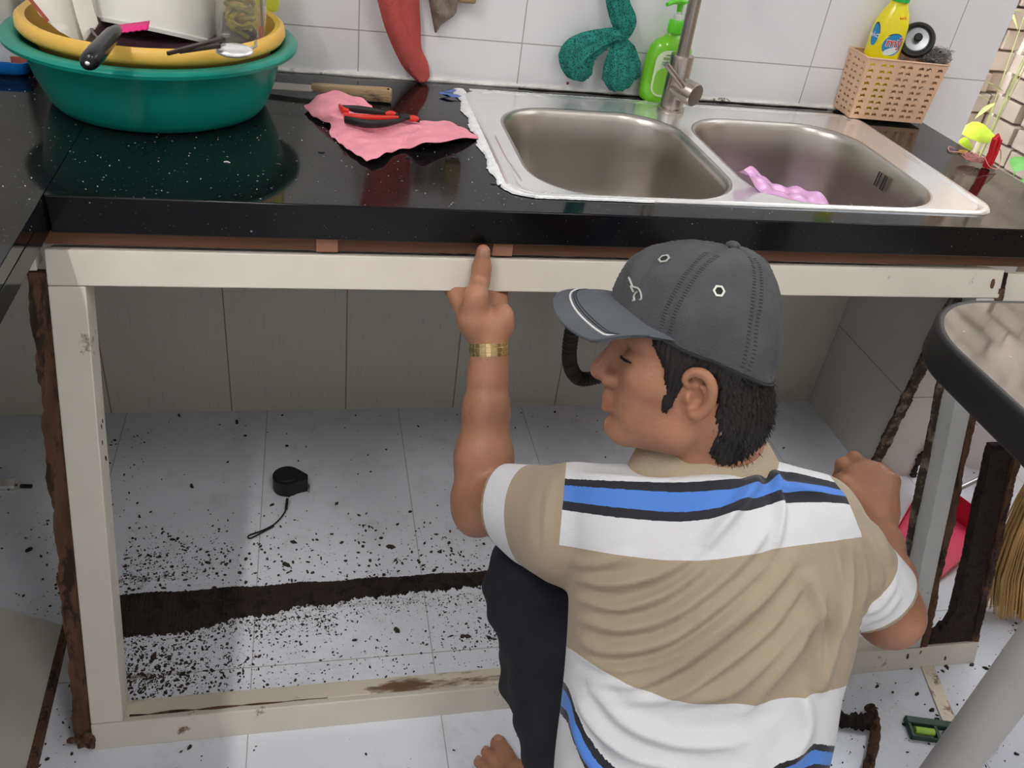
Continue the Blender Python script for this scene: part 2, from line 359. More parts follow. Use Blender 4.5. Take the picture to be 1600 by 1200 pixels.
# rim: raised lip outside, pressed channel, deck
vs, fs = plate_with_holes(rrect(SX0+0.022, SY0+0.012, SX1-0.022, SY1-0.012, 0.035), holes, H+0.0025); b.add(vs, fs)
R0 = [Vector((p[0], p[1], H+0.0002)) for p in rim_out]
R1 = [Vector((p[0], p[1], H+0.0045)) for p in rrect(SX0+0.003, SY0+0.002, SX1-0.003, SY1-0.002, 0.044)]
R2 = [Vector((p[0], p[1], H+0.0050)) for p in rrect(SX0+0.012, SY0+0.006, SX1-0.012, SY1-0.006, 0.040)]
R3 = [Vector((p[0], p[1], H+0.0025)) for p in rrect(SX0+0.022, SY0+0.012, SX1-0.022, SY1-0.012, 0.035)]
b.rings([R0, R1, R2, R3], True, False)
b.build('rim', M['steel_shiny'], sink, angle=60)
b = MB(); b.tube([(p[0], p[1], H+0.0032) for p in smooth_path([(0.612, -0.47, 0), (0.606, -0.38, 0), (0.606, -0.29, 0)], 4)], 0.0012, 6)
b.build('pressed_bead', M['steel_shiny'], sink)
for (x0, y0, x1, y1) in bowlsxy:
    b = MB(); prof = [(-0.006, 0.0025, 0.105), (-0.002, 0.0022, 0.10), (0.002, -0.002, 0.098), (0.005, -0.012, 0.096), (0.010, -0.06, 0.094), (0.016, -0.13, 0.090), (0.024, -0.165, 0.085), (0.040, -0.182, 0.075), (0.07, -0.188, 0.06), (0.12, -0.190, 0.03)]
    b.rings([bowl_ring(x0+i, y0+i, x1-i, y1-i, r, H+dz, 10) for i, dz, r in prof], True, False)
    cx, cy = (x0+x1)/2, (y0+y1)/2
    bowl = b.build('bowl', M['steel'], sink, angle=80)
    md = bowl.modifiers.new('s', 'SOLIDIFY'); md.thickness = 0.0015; md.offset = -1
    b = MB(); b.box((x0+0.118, y0+0.118, H-0.1915), (x1-0.118, y1-0.118, H-0.1893)); b.build('bowl_floor', M['steel'], bowl)
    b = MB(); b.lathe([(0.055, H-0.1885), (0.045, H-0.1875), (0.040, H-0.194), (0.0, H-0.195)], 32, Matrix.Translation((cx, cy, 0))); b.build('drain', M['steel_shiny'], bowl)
    if x0 > 0.9:
        q = bp(1376, 283, 0, x1-0.012)
        b = MB()
        for k in (-2, -1, 1, 2):
            b.box((-0.0012, k*0.0065-0.0012, -0.013), (0.0004, k*0.0065+0.0012, 0.013), Matrix.Translation((x1-0.0115, q.y, q.z)) @ Matrix.Rotation(0.07, 4, 'Y'))
        b.build('overflow_slot', M['steel_dark'], bowl)
# white silicone, torn along the left edge
def blob_strip(path, wfn, name, m, parent, hh=0.003):
    b = MB(); L = []; Rr = []; T = []
    for i, (p, d) in enumerate(path):
        wl, wr = wfn(i); L.append(p + d*wl); Rr.append(p - d*wr); T.append(p + Vector((0, 0, hh*(0.7+0.5*rnd.random()))))
    b.grid([L, [l.lerp(t, 0.3)+Vector((0, 0, hh*0.6)) for l, t in zip(L, T)], T, [l.lerp(t, 0.3)+Vector((0, 0, hh*0.6)) for l, t in zip(Rr, T)], Rr])
    return b.build(name, m, parent, recalc=True)
path = [(Vector((0.5815, y, H+0.0012)), Vector((-1, 0, 0))) for y in np.linspace(-0.050, -0.490, 90)]
path += [(Vector((SX0+0.045-0.0465*math.cos(a), SY0+0.045-0.0465*math.sin(a), H+0.0012)), Vector((-math.cos(a), -math.sin(a), 0))) for a in np.linspace(0.1, 1.5, 16)]
nz = [0.004*math.sin(i*0.35)+rnd.uniform(-0.002, 0.002) for i in range(len(path))]
blob_strip(path, lambda i: (max(0.002, (0.012 if i < 90 else 0.006)+nz[i]*0.8-0.00003*i), 0.009+0.002*math.sin(i*0.7)), 'torn_silicone_bead', M['silicone'], sink)
path = [(Vector((x, SY0-0.0005, H+0.001)), Vector((0, -1, 0))) for x in np.linspace(0.62, 0.80, 40)]
blob_strip(path, lambda i: (0.0025+rnd.random()*0.0015, 0.004), 'front_silicone_bead', M['silicone'], sink, 0.002)
path = [(Vector((x, SY1+0.004, H+0.001)), Vector((0, 1, 0))) for x in np.linspace(0.60, 0.95, 70)]
blob_strip(path, lambda i: (0.002+rnd.random()*0.004, 0.003), 'back_silicone_bead', M['silicone'], sink, 0.002)
b = MB(); path = [Vector((0.577-0.02+0.012*math.sin(k*1.3), -0.062-0.012*k*0.55, H+0.003+0.002*(k % 2))) for k in range(7)]
b.grid([[q+Vector((0.012*rnd.random(), 0.006*rnd.random(), 0.002)) for q in path], path, [q+Vector((-0.009, -0.004, 0.0015)) for q in path]])
M['blueplastic'] = mat('crumpled_blue_film', (0.12, 0.20, 0.55), 0.3)
tag(b.build('blue_film_scrap', M['blueplastic'], solid=0.0004), 'scrap of crumpled blue protective film at the back left sink corner', 'film scrap')
# dirty dark line behind sink (old mould)
b = MB(); b.tube([(x, -0.012+0.002*math.sin(x*40), H+0.0005) for x in np.linspace(0.70, 1.36, 80)], [0.0012+0.0012*abs(math.sin(x*57)*math.sin(x*23)) for x in np.linspace(0.7, 1.36, 80)], 6)
b.build('mould_line', M['rot_dark'], ct)

# underside label and drains, hose
b = MB(); b.box((1.06, -0.40, H-0.205), (1.27, -0.25, H-0.1945))
M['red_label'] = mat('red_label', (0.5, 0.03, 0.04), 0.5)
b.build('red_label', M['red_label'], sink, bevel=0.002)
M['hose'] = mat('grey_brown_corrugated_plastic', (0.045, 0.038, 0.032), 0.5)
hp = smooth_path([(0.80, -0.30, H-0.20), (0.83, -0.22, 0.50), bp(905, 470, 1, -0.15), bp(893, 520, 1, -0.15), bp(890, 565, 1, -0.15), bp(903, 590, 1, -0.15), bp(930, 590, 1, -0.15), bp(990, 570, 1, -0.15), bp(1060, 520, 1, -0.15), (1.15, -0.2, 0.50), (1.153, -0.32, H-0.20)], 26)
b = MB(); b.tube(hp, [0.0155+0.0016*math.cos(i*math.pi*0.62) for i in range(len(hp))], 16)
tag(b.build('drain_hose', M['hose']), 'dark corrugated drain hose bending under the sink behind the cap brim', 'hose')

# ================================================================== FAUCET
fx, fy = 0.980, -0.095
M['nickel'] = mat('brushed_nickel', (0.47, 0.43, 0.39), 0.27, 1.0, var=0.03, bump=0.03, bscale=400, stretch=(0.05, 0.05, 1))
fa = thing('faucet', 'brushed steel single lever kitchen faucet standing on the sink deck', 'faucet', (fx, fy, H+0.0025))
T = Matrix.Translation((fx, fy, H+0.0025))
b = MB(); b.lathe([(0.0001, 0), (0.0255, 0), (0.0262, 0.003), (0.0255, 0.007), (0.0225, 0.0085), (0.0001, 0.009)], 40, T); b.build('base_ring', M['nickel'], fa)
b = MB(); b.lathe([(0.0001, 0.008), (0.0215, 0.008), (0.0215, 0.100), (0.0205, 0.103), (0.0001, 0.103)], 40, T); b.build('body', M['nickel'], fa)
b = MB(); b.tube(smooth_path([(fx, fy, H+0.10), (fx-0.001, fy, H+0.25), (fx-0.004, fy-0.01, H+0.33), (fx-0.015, fy-0.05, H+0.37), (fx-0.03, fy-0.11, H+0.375), (fx-0.045, fy-0.165, H+0.35), (fx-0.05, fy-0.18, H+0.31)], 8), 0.0118, 20); b.build('spout', M['nickel'], fa)
# side cylinder valve toward viewer-right
vd = Vector((0.50, -0.85, -0.10)).normalized(); v0 = Vector((fx, fy, H+0.050))
b = MB(); b.tube([v0, v0+vd*0.047, v0+vd*0.049], [0.0212, 0.0212, 0.0200], 36); vb = b.build('valve_body', M['nickel'], fa)
ls = v0+vd*0.034; lt = ls + Vector((-0.50, -0.05, 0.80)).normalized()*0.072 + vd*0.006
ls = bp(1067, 134, 1, -.128); lt = bp(1041, 100, 1, -.140)
b = MB(); b.tube([ls, ls.lerp(lt, 0.5), lt], [0.0058, 0.0055, 0.0052], 14); b.build('lever', M['nickel'], vb)

# ================================================================== CABINET FRAME (pulled out at the bottom, leaning back on the counter)
TILT = math.atan(0.348)
fr = thing('sink_cabinet', 'old open-fronted white wooden sink cabinet with rotten brown edges, leaning under countertop', 'cabinet', (0, -0.823, 0.0), (-TILT, 0, 0))
FL = 0.700/math.cos(TILT)
def fbox(name, lo, hi, m, bevel=0.0015):
    b = MB(); b.box(lo, hi); return b.build(name, m, fr, bevel=bevel, local=True)
fbox('top_rail', (-0.011, 0, FL-0.046), (1.403, 0.045, FL), M['white_lam'])
fbox('bottom_rail', (-0.011, 0, 0.0), (1.523, 0.012, 0.044), M['white_lam'])
fbox('bottom_ledge', (-0.011, 0.0125, 0.004), (1.523, 0.052, 0.044), M['white_lam_dirty'])
fbox('post', (-0.011, 0.0003, 0.0445), (0.033, 0.045, FL-0.0465), M['white_lam'])
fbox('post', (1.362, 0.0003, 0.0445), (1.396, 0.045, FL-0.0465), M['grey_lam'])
def ragged(name, x0, x1, y0, y1, z0, z1, m, amp_l, amp_r, parent=fr, n=60, top_amp=0.0, freq=1.0, local=True):
    """board along z with rough left/right outlines and thickness y0..y1"""
    b = MB(); rs = []
    ph = [rnd.uniform(0, 6) for _ in range(6)]
    for i in range(n+1):
        t = i/n; z = z0+(z1-z0)*t
        def nz(k): return (0.5*math.sin(z*31*freq+ph[k])+0.3*math.sin(z*83*freq+ph[k+1])+0.35*rnd.uniform(-1, 1))
        a = x0+amp_l*nz(0); c = x1+amp_r*nz(2); dy = (y1-y0)*0.12
        rs.append([Vector((a, y0+dy*nz(4), z)), Vector((a+(c-a)*0.3, y0+dy*rnd.uniform(-1, 1), z)), Vector((a+(c-a)*0.7, y0+dy*rnd.uniform(-1, 1), z)), Vector((c, y0+dy*nz(1), z)),
                   Vector((c, y1, z)), Vector((a, y1, z))])
    if top_amp:
        for j in range(6):
            rs[-1][j].z += rnd.uniform(-1, 0.3)*top_amp
    b.rings(rs, True, True)
    return b.build(name, m, parent, smooth=True, angle=35, local=local)
# rotten side edge, left of left post
ragged('rotten_side_board', -0.034, -0.0115, 0.004, 0.03, 0.0, FL-0.03, M['rot'], 0.004, 0.0006, n=90)
# rotten edges of right post
ragged('rotten_post_edge', 1.3965, 1.410, 0.0, 0.028, 0.03, FL-0.03, M['rot'], 0.0005, 0.0022, n=110)
ragged('rotten_post_back', 1.3545, 1.3615, 0.032, 0.044, 0.14, FL-0.05, M['rot_pale'], 0.0018, 0.0005, n=120)
# outer end board, stripped to bare rotten wood, broken off at the top
ragged('rotten_end_board', 1.462, 1.508, 0.006, 0.024, 0.044, 0.44, M['rot_dark'], 0.0022, 0.001, n=90, top_amp=0.02)
ragged('rotten_end_edge', 1.5085, 1.523, 0.002, 0.024, 0.044, 0.425, M['rot'], 0.001, 0.0018, n=90, top_amp=0.02)
b = MB(); pts = [(1.398, 0.0445), (1.523, 0.0445)]
for k in range(15):
    t = k/14; pts.append((1.462-0.064*t + rnd.uniform(-.003, .003)*(k not in (0, 14)), 0.110-0.058*t**0.6 + rnd.uniform(-.004, .004)))
pts = [(1.400, 0.0445), (1.521, 0.0445), (1.521, 0.085)] + pts[2:]
b.prism([(p[0], p[1]) for p in pts], -0.020, -0.006, Matrix.Rotation(math.pi/2, 4, 'X')); b.build('rotten_corner', M['rot_dark'], fr, local=True)
fbox('side_rail', (1.412, 0.004, FL-0.075), (1.60, 0.03, FL-0.006), M['white_lam'])
ragged('rotten_rail_end', 1.4045, 1.4115, 0.002, 0.03, FL-0.10, FL-0.004, M['rot_dark'], 0.0012, 0.0012, n=30)
# dark screw plugs and scuffs
for x, z, sx, sz in ((1.385, FL-0.022, 0.004, 0.009), (1.372, 0.028, 0.0025, 0.006), (1.455, 0.016, 0.002, 0.005)):
    b = MB(); b.sphere((x, -0.0002, z), (sx, 0.0015, sz), 6); b.build('rusty_screw', M['rot'], fr, local=True)
b = MB()
b = MB()
for (x, y, z) in ((0.0335, .02, .50), (0.0335, .028, .505), (0.0335, .017, .478), (0.0335, .027, .452), (0.0335, .031, .449)):
    b = MB(); b.sphere((x, y, z), (0.0006, 0.0014, 0.004), 5); b.build('nail_mark', M['rot_dark'], fr, local=True)
# rotten seam on the bottom ledge
ragged_pts = []
b = MB(); b.tube([(x, 0.0125+0.0005*math.sin(x*70), 0.0445) for x in np.linspace(0.04, 0.33, 60)], [0.0004+0.0022*abs(math.sin(x*47)*math.sin(x*9+0.4)) for x in np.linspace(0.04, 0.33, 60)], 5)
b.build('rotten_seam', M['rot'], fr, local=True)
# rotten foot at lower left
b = MB()
for k in range(26):
    a = rnd.uniform(0, 6.28); b.sphere((-0.022+rnd.gauss(0, .008), 0.008+rnd.gauss(0, .008), 0.012+abs(rnd.gauss(0, .012))), (rnd.uniform(.003, .008), rnd.uniform(.003, .007), rnd.uniform(.003, .012)), 5)
b.build('crumbled_foot', M['rot'], fr, local=True)

# termite-eaten corner line on the pier front edge (left vertical), pier right edge
wc = ragged('termite_crust', 1.584, 1.611, -0.3125, -0.3055, 0.02, 0.60, M['rot_pale'], 0.0030, 0.0035, parent=None, n=200, freq=2.0, local=False)
tag(wc, 'long vertical crust of termite mud on the tiled wall corner behind the right hand', 'termite crust')
wc = ragged('termite_crust', 1.712, 1.722, -0.3125, -0.3055, 0.0, 0.19, M['rot_dark'], 0.008, 0.006, parent=None, n=60, freq=1.6, local=False)
tag(wc, 'short dark termite crust low on the wall end, beside the red dustpan', 'termite crust')

# ================================================================== FLOOR LITTER
b = MB()
N1 = 420; top = [Vector((x, -0.527+0.0015*math.sin(x*50), 0)) for x in np.linspace(-0.034, 0.95, N1)]
rows = []
for k, hz in ((0, 0.0005), (0.05, 0.007), (0.35, 0.006), (0.7, 0.006), (0.93, 0.004), (1, 0.0003)):
    row = []
    for i, p in enumerate(top):
        x = p.x; wd = np.interp(x, [-0.04, 0.08, 0.2, 0.32, 0.45, 0.6, 0.8], [0.088, 0.095, 0.068, 0.052, 0.040, 0.034, 0.03])
        j = (0.0025*math.sin(x*61)+0.002*math.sin(x*243)+rnd.gauss(0, .0022)) * k
        row.append(Vector((x, p.y-(wd+j)*k, hz+rnd.uniform(-.001, .0015)*(0 < k < 1))))
    rows.append(row)
b.grid(rows); tag(b.build('rotten_base_strip', M['rot_dark'], smooth=False), 'dark strip of rotten wood across the floor where the old cabinet base stood', 'rotten wood strip')
b = MB()
def chip(x, y, L_, W_, T_, z=0.0):
    a = rnd.uniform(0, math.pi); n = rnd.choice((4, 5, 6)); mt = Matrix.Translation((x, y, z)) @ Matrix.Rotation(a, 4, 'Z') @ Matrix.Rotation(rnd.uniform(-.15, .15), 4, 'Y')
    poly = [(L_*math.cos(2*math.pi*k/n)*rnd.uniform(.6, 1.1), W_*math.sin(2*math.pi*k/n)*rnd.uniform(.6, 1.1)) for k in range(n)]
    vs = [mt @ Vector((p[0], p[1], 0)) for p in poly]+[mt @ Vector((p[0]*.8, p[1]*.8, T_)) for p in poly]
    b.add(vs, [tuple(range(n, 2*n))]+[(i, (i+1) % n, (i+1) % n+n, i+n) for i in range(n)])
def lit(nc, fx_, fy_, s0, s1):
    for _ in range(nc):
        L_ = s0*(s1/s0)**(rnd.random()**2.2); chip(fx_(), fy_(), L_, L_*rnd.uniform(.3, .8), min(0.003, L_*.4))
U = rnd.uniform; G = rnd.gauss
lit(300, lambda: U(-.05, 1.5), lambda: U(-.52, -.02), .001, .0065)
lit(1800, lambda: U(-.03, 1.0), lambda: -.525+abs(G(0, .085)), .0007, .006)
lit(900, lambda: -.03+abs(G(0, .09)), lambda: -.50+abs(G(0, .06)), .0006, .004)
lit(2800, lambda: U(-.03, 1.0), lambda: U(-.77, -.56), .0006, .0042)
lit(1800, lambda: U(-.03, .35), lambda: -.60-abs(G(0, .03)), .0005, .004)
lit(1500, lambda: U(.25, 1.0), lambda: -.575-abs(G(0, .018)), .0005, .003)
lit(1900, lambda: -.0+abs(G(0, .10)), lambda: G(-.70, .03), .0006, .005)
lit(220, lambda: G(.63, .05), lambda: G(-.665, .018), .001, .006)
lit(600, lambda: -.03-abs(G(0, .14)), lambda: U(-.85, -.05), .0008, .005)
lit(200, lambda: G(-.10, .05), lambda: G(-.52, .05), .0008, .005)
lit(260, lambda: U(-.2, 1.6), lambda: U(-1.15, -.84), .0008, .005)
lit(420, lambda: U(1.1, 1.7), lambda: U(-1.02, -.70), .0008, .006)
lit(120, lambda: G(1.44, .05), lambda: G(-.80, .015), .001, .008)
lit(120, lambda: U(1.42, 1.9), lambda: U(-.78, -.3), .0008, .004)
for px_, py_, s in ((240,1028,.012),(610,855,.011),(458,848,.010),(258,985,.014),(620,985,.01),(730,995,.009),(555,1001,.006),(300,760,.009),(370,660,.009),(280,650,.007),(447,883,.012),(705,905,.008),(1455,1110,.008),(1432,1085,.007),(1370,1073,.006),(1540,1045,.007),(297,1168,.006),(396,1095,.0045),(1463,1188,.005),(45,860,.010),(325,880,.007)):
    p = bp(px_, py_, 2, 0); chip(p.x, p.y, s, s*.45, .004)
tag(b.build('wood_debris', M['chip'], smooth=False), 'scattered dark chips and crumbs of rotten wood all over the white floor', 'debris', kind='stuff')
# ledge of leftover white paint flakes
b = MB()
for _ in range(500):
    x = U(.2, 1.0); chip(x, -.575-abs(G(0, .02)), U(.0006, .003), U(.0005, .002), .001)
M['flake'] = mat('pale_paint_flakes', (0.62, 0.60, 0.55), 0.8)
tag(b.build('paint_flakes', M['flake'], smooth=False), 'pale paint flakes along the rotten strip on the floor', 'debris', kind='stuff')

# ================================================================== OUTSIDE (garden behind the kitchen)
def stone_wall(name, org, ux, length, height, thick, rows, m, label):
    """courses of rough bricks: every course is laid in geometry, one mesh"""
    b = MB(); hh = height/rows; nrm = Vector((0, 0, 1)).cross(Vector(ux))
    mt = Matrix((( ux[0], nrm.x, 0, org[0]), (ux[1], nrm.y, 0, org[1]), (0, 0, 1, org[2]), (0, 0, 0, 1)))
    b.cur = 1; b.box((0, 0.012, 0), (length, thick, height), mt)
    for r in range(rows):
        x = -rnd.uniform(0, .2)
        while x < length:
            b.cur = rnd.choice((0, 0, 2)); L_ = rnd.uniform(.10, .20); x0 = max(x, 0); x1 = min(x+L_-0.012, length)
            if x1-x0 > .02: b.box((x0, -rnd.uniform(.005, .03), r*hh+.004), (x1, .02, (r+1)*hh-.004), mt)
            x += L_
    return tag(b.build(name, [m, M['mortar'], M['stone3']], smooth=False, bevel=0.003), label, 'wall')
M['stone'] = mat('weathered_beige_stone', (0.46, 0.35, 0.27), 0.9, var=0.25, vscale=7, bump=0.5, bscale=30, dirt=(0.34, 0.28, 0.22), dscale=4, damt=0.2)
M['mortar'] = mat('dark_mortar', (0.36, 0.28, 0.22), 0.95, var=.3); M['stone3'] = mat('pale_stone', (0.56, 0.45, 0.36), 0.9, var=.25, vscale=8)
M['stone2'] = mat('grey_beige_stone', (0.44, 0.36, 0.28), 0.9, var=0.22, vscale=7, bump=0.5, bscale=30, dirt=(0.30, 0.27, 0.20), dscale=4, damt=0.2)
stone_wall('garden_wall', (1.4, 0.9, 0.0), (1, 0, 0), 1.18, 2.0, 0.12, 30, M['stone'], 'beige rough stone garden wall facing the kitchen opening')
stone_wall('garden_wall', (2.58, 0.9, 0.0), (0, -1, 0), 3.4, 2.0, 0.12, 30, M['stone2'], 'grey beige brick side wall of the garden, running towards the viewer')
b = MB(); b.box((2.555, 0.872, 0), (2.583, 0.902, 2.0))
M['corner'] = mat('pale_corner_trim', (0.75, 0.62, 0.52), 0.7, var=0.1); tag(b.build('corner_strip', M['corner']), 'pale pink vertical corner strip where both garden walls meet', 'corner strip')
M['soil'] = mat('dark_garden_soil', (0.10, 0.07, 0.05), 0.95, var=0.5, bump=1.0)
b = MB(); b.box((1.715, 0.0, 0.0), (2.58, 0.9, 0.25)); struct(b.build('garden_bed', M['soil'], smooth=False))
def leafm(name, c): return mat(name, c, 0.45, var=0.25, vscale=15)
M['leaf'] = leafm('green_leaf', (0.10, 0.30, 0.06)); M['leaf2'] = leafm('dark_green_leaf', (0.05, 0.20, 0.07)); M['leafy'] = leafm('yellow_green_leaf', (0.60, 0.78, 0.05)); M['leafp'] = leafm('pale_dry_leaf', (0.45, 0.48, 0.18))
def leaf(b, base, d, L_, W_, up=Vector((0, 0, 1)), droop=0.4):
    d = Vector(d).normalized(); s = d.cross(up).normalized(); n = s.cross(d); C_ = []; A_ = []; B_ = []
    for i in range(7):
        t = i/6; wv = W_*math.sin(math.pi*min(t*1.02+0.02, 1))**0.8; p = Vector(base)+d*(L_*t)-up*(droop*L_*t*t)+n*0
        C_.append(p); A_.append(p+s*wv+n*wv*0.3); B_.append(p-s*wv+n*wv*0.3)
    b.grid([A_, C_, B_])
def plant(name, base, n, L_, W_, h, spread, m, label, group=None, seed=1):
    r = random.Random(seed); base = Vector(base)
    t = thing(name, label, 'plant', base, group=group)
    bs = MB(); bl = MB()
    for i in range(n):
        a = r.uniform(0, 6.28); hh = h*r.uniform(.35, 1); top = base+Vector((math.cos(a)*spread*r.random(), math.sin(a)*spread*r.random(), hh))
        if i % 3 == 0: bs.tube([base, base.lerp(top, .5)+Vector((0, 0, hh*.1)), top], 0.0015, 5)
        d = Vector((math.cos(a), math.sin(a), r.uniform(-.2, .7))); leaf(bl, top, d, L_*r.uniform(.6, 1.1), W_*r.uniform(.6, 1.1), droop=r.uniform(.1, .5))
    bs.build('stem', m, t); lo = bl.build('foliage', m, t); lo['kind'] = 'stuff'
    return t
p = bp(1590, 215, 0, 2.0)
plant('leafy_plant', (2.20, .30, .25), 46, .08, .028, .30, .13, M['leaf'], 'green leafy garden plant beyond the right end of the countertop', seed=3)
plant('leafy_plant', (1.93, .14, .25), 34, .06, .022, .26, .07, M['leaf2'], 'dark green plant nearest to the countertop end outside', seed=4)
plant('tufted_plant', (2.12, .62, .25), 16, .14, .010, .75, .06, M['leafp'], 'thin pale grassy plant against the stone garden wall', seed=5)
plant('tufted_plant', (2.36, .64, .25), 16, .13, .011, .95, .05, M['leafp'], 'taller pale green grassy plant near the garden wall corner strip', seed=6)
# big yellow-green leaf just behind the peg
b = MB(); q = bp(1505, 212, 1, -0.02)
leaf(b, bp(1500, 207, 1, 0.16), bp(1560, 213, 1, 0.17)-bp(1500, 207, 1, 0.16), 0.115, 0.030, up=Vector((0.1, -0.6, 0.8)), droop=0.02)
leaf(b, bp(1498, 222, 1, 0.16), bp(1535, 235, 1, 0.17)-bp(1498, 222, 1, 0.16), 0.06, 0.018, up=Vector((0.1, -0.6, 0.8)), droop=0.1)
b.tube([bp(1500, 209, 1, 0.16), (1.80, .15, .5), (1.86, .14, .25)], 0.002, 5)
tag(b.build('yellow_leaf', M['leafy'], solid=0.0006), 'bright yellow green leaf showing just behind the red clothes peg', 'leaf')

# ================================================================== TABLE
M['tabletop'] = speckle_mat('dark_glossy_table_laminate', (0.020, 0.019, 0.019), 0.05, dens=0.04, bright=(0.3, 0.3, 0.3)); M['tabletop'].node_tree.nodes['Principled BSDF'].inputs['IOR'].default_value = 2.7
M['rubber'] = mat('black_table_edge_band', (0.012, 0.012, 0.012), 0.55, bump=0.1, bscale=500)
tb = thing('table', 'black table with rounded corner and grey tube leg at the right', 'table', (1.55, -1.1, 0))
b = MB()
def tring(i, z): return [Vector((p[0], p[1], z)) for p in rrect(1.068+i, -1.62+i, 2.05-i, -0.763-i, 0.125-i*.8, 14)]
b.prism([(p.x, p.y) for p in tring(0.009, 0)], 0.7485, 0.7502); b.build('tabletop', M['tabletop'], tb)
b = MB(); b.rings([tring(0.010, .7497), tring(0.008, .7507), tring(0.004, .7505), tring(0.001, .7485), tring(0, .745), tring(0, .705), tring(0.002, .701), tring(0.006, .700), tring(0.05, .700)], True, False)
b.add(tring(0.05, .700), [tuple(range(len(tring(0.05, .7))))]); b.build('edge_band', M['rubber'], tb, angle=60)
M['tube'] = mat('grey_painted_steel_tube', (0.60, 0.58, 0.56), 0.35, var=0.03)
b = MB(); b.tube([(1.275, -1.05, 0.0), (1.275, -1.05, 0.70)], 0.033, 36); b.build('leg', M['tube'], tb)
b = MB(); b.tube([(1.275, -1.05, 0.69), (1.275, -1.05, 0.6995)], 0.06, 36); b.build('leg_flange', M['tube'], tb)

# ================================================================== THINGS BEHIND THE FRAME, RIGHT
M['red_pl'] = mat('red_plastic', (0.62, 0.015, 0.045), 0.35, sss=0.0)
M['pink_pl'] = mat('pink_red_plastic', (0.80, 0.06, 0.16), 0.4)
dp = thing('dustpan', 'red plastic dustpan standing on the floor behind the cabinet frame', 'dustpan', (1.68, -0.55, 0))
b = MB()
A = [bp(1462, 907, 2, 0.001), Vector((1.585, -.60, .001)), ]
pD, pL, pA, pR = [bp(x, y, 2, .001) for x, y in ((1432, 777), (1398, 835), (1465, 907), (1542, 846))]
up = Vector((0, 0, .003)); q4 = [pD, pL, pA, pR]
b.add(q4+[v+up for v in q4], [(0,1,2,3),(4,7,6,5),(0,4,5,1),(1,5,6,2),(2,6,7,3),(3,7,4,0)])
b.build('pan_floor', M['pink_pl'], dp, bevel=.001)
b = MB()
def wall3(b, a, c, h0, h1, th=Vector((0, 0, 0))):
    b.add([a, c, c+Vector((0, 0, h1)), a+Vector((0, 0, h0)), a+th, c+th, c+th+Vector((0, 0, h1)), a+th+Vector((0, 0, h0))], [(0,1,2,3),(7,6,5,4),(0,4,5,1),(1,5,6,2),(2,6,7,3),(3,7,4,0)])
wall3(b, pD, pR, .075, .055, Vector((0, .003, 0))); wall3(b, pD, pL, .075, .015, Vector((-.003, 0, 0))); wall3(b, pA, pR, .012, .055, Vector((0, -.003, 0)))
b.build('pan_wall', M['red_pl'], dp, bevel=.001)
M['rod'] = mat('grey_metal_rod', (0.35, 0.35, 0.36), 0.35, 0.9)
b = MB(); b.tube([bp(1480, 772, 1, -.40), bp(1495, 765, 1, -.40), bp(1530, 748, 1, -.38), bp(1590, 715, 1, -.36)], 0.006, 12); b.build('handle', M['rod'], dp)
M['bucket'] = mat('white_bucket_plastic', (0.75, 0.70, 0.70), 0.45, var=0.05)
bk = thing('bucket', 'small white plastic bucket behind the broken end board', 'bucket', (1.93, -.22, 0))
b = MB(); b.lathe([(0.0001, 0.002), (.095, .002), (.10, 0), (.125, .20), (.131, .20), (.131, .205), (.123, .206), (.097, .006), (.0001, .006)], 40, Matrix.Translation((1.95, -.20, 0))); b.build('pail', M['bucket'], bk)
b = MB(); b.tube([Vector((1.95-.13*math.cos(a), -.20-.10*math.sin(a), .195-.09*math.sin(a))) for a in np.linspace(0, math.pi, 20)], .002, 8); b.build('handle', M['rod'], bk)

# broom: a fan of straw bristles
M['straw'] = mat('golden_straw', (0.66, 0.40, 0.15), 0.6, var=0.35, vscale=25, stretch=(1, 1, 0.1))
br = thing('broom', 'golden straw broom standing on the floor at the right edge', 'broom', (1.76, -.73, 0))
b = MB(); r2 = random.Random(5)
neck = bp(1650, 735, 2, .30)
for i in range(620):
    u = r2.uniform(-1, 1); v = r2.uniform(-1, 1); tip = Vector((1.745, -.735, 0.004))+Vector((.115*u, -.02*u+.026*v, r2.uniform(0, .02)))
    st = neck+Vector((.030*u, -.005*u+.015*v, 0)); md = st.lerp(tip, .45)+Vector((.022*u, .0, .0))
    pts = [st, st.lerp(md, .5)+Vector((.004*u, 0, 0)), md, md.lerp(tip, .5)+Vector((.01*u, 0, 0)), tip]
    b.tube(pts, [.0022, .0020, .0017, .0014, .0008], 5)
o = b.build('bristles', M['straw'], br); o['kind'] = 'stuff'
b = MB(); b.tube([neck+Vector((0, 0, -.02)), neck+Vector((.01, .01, .03)), neck+Vector((.05, .05, .16))], [.036, .03, .016], 16); b.build('binding', M['straw'], br)
b = MB(); b.tube([neck+Vector((.05, .05, .15)), neck+Vector((.35, .40, 1.1))], .011, 12); b.build('handle', M['rod'], br)

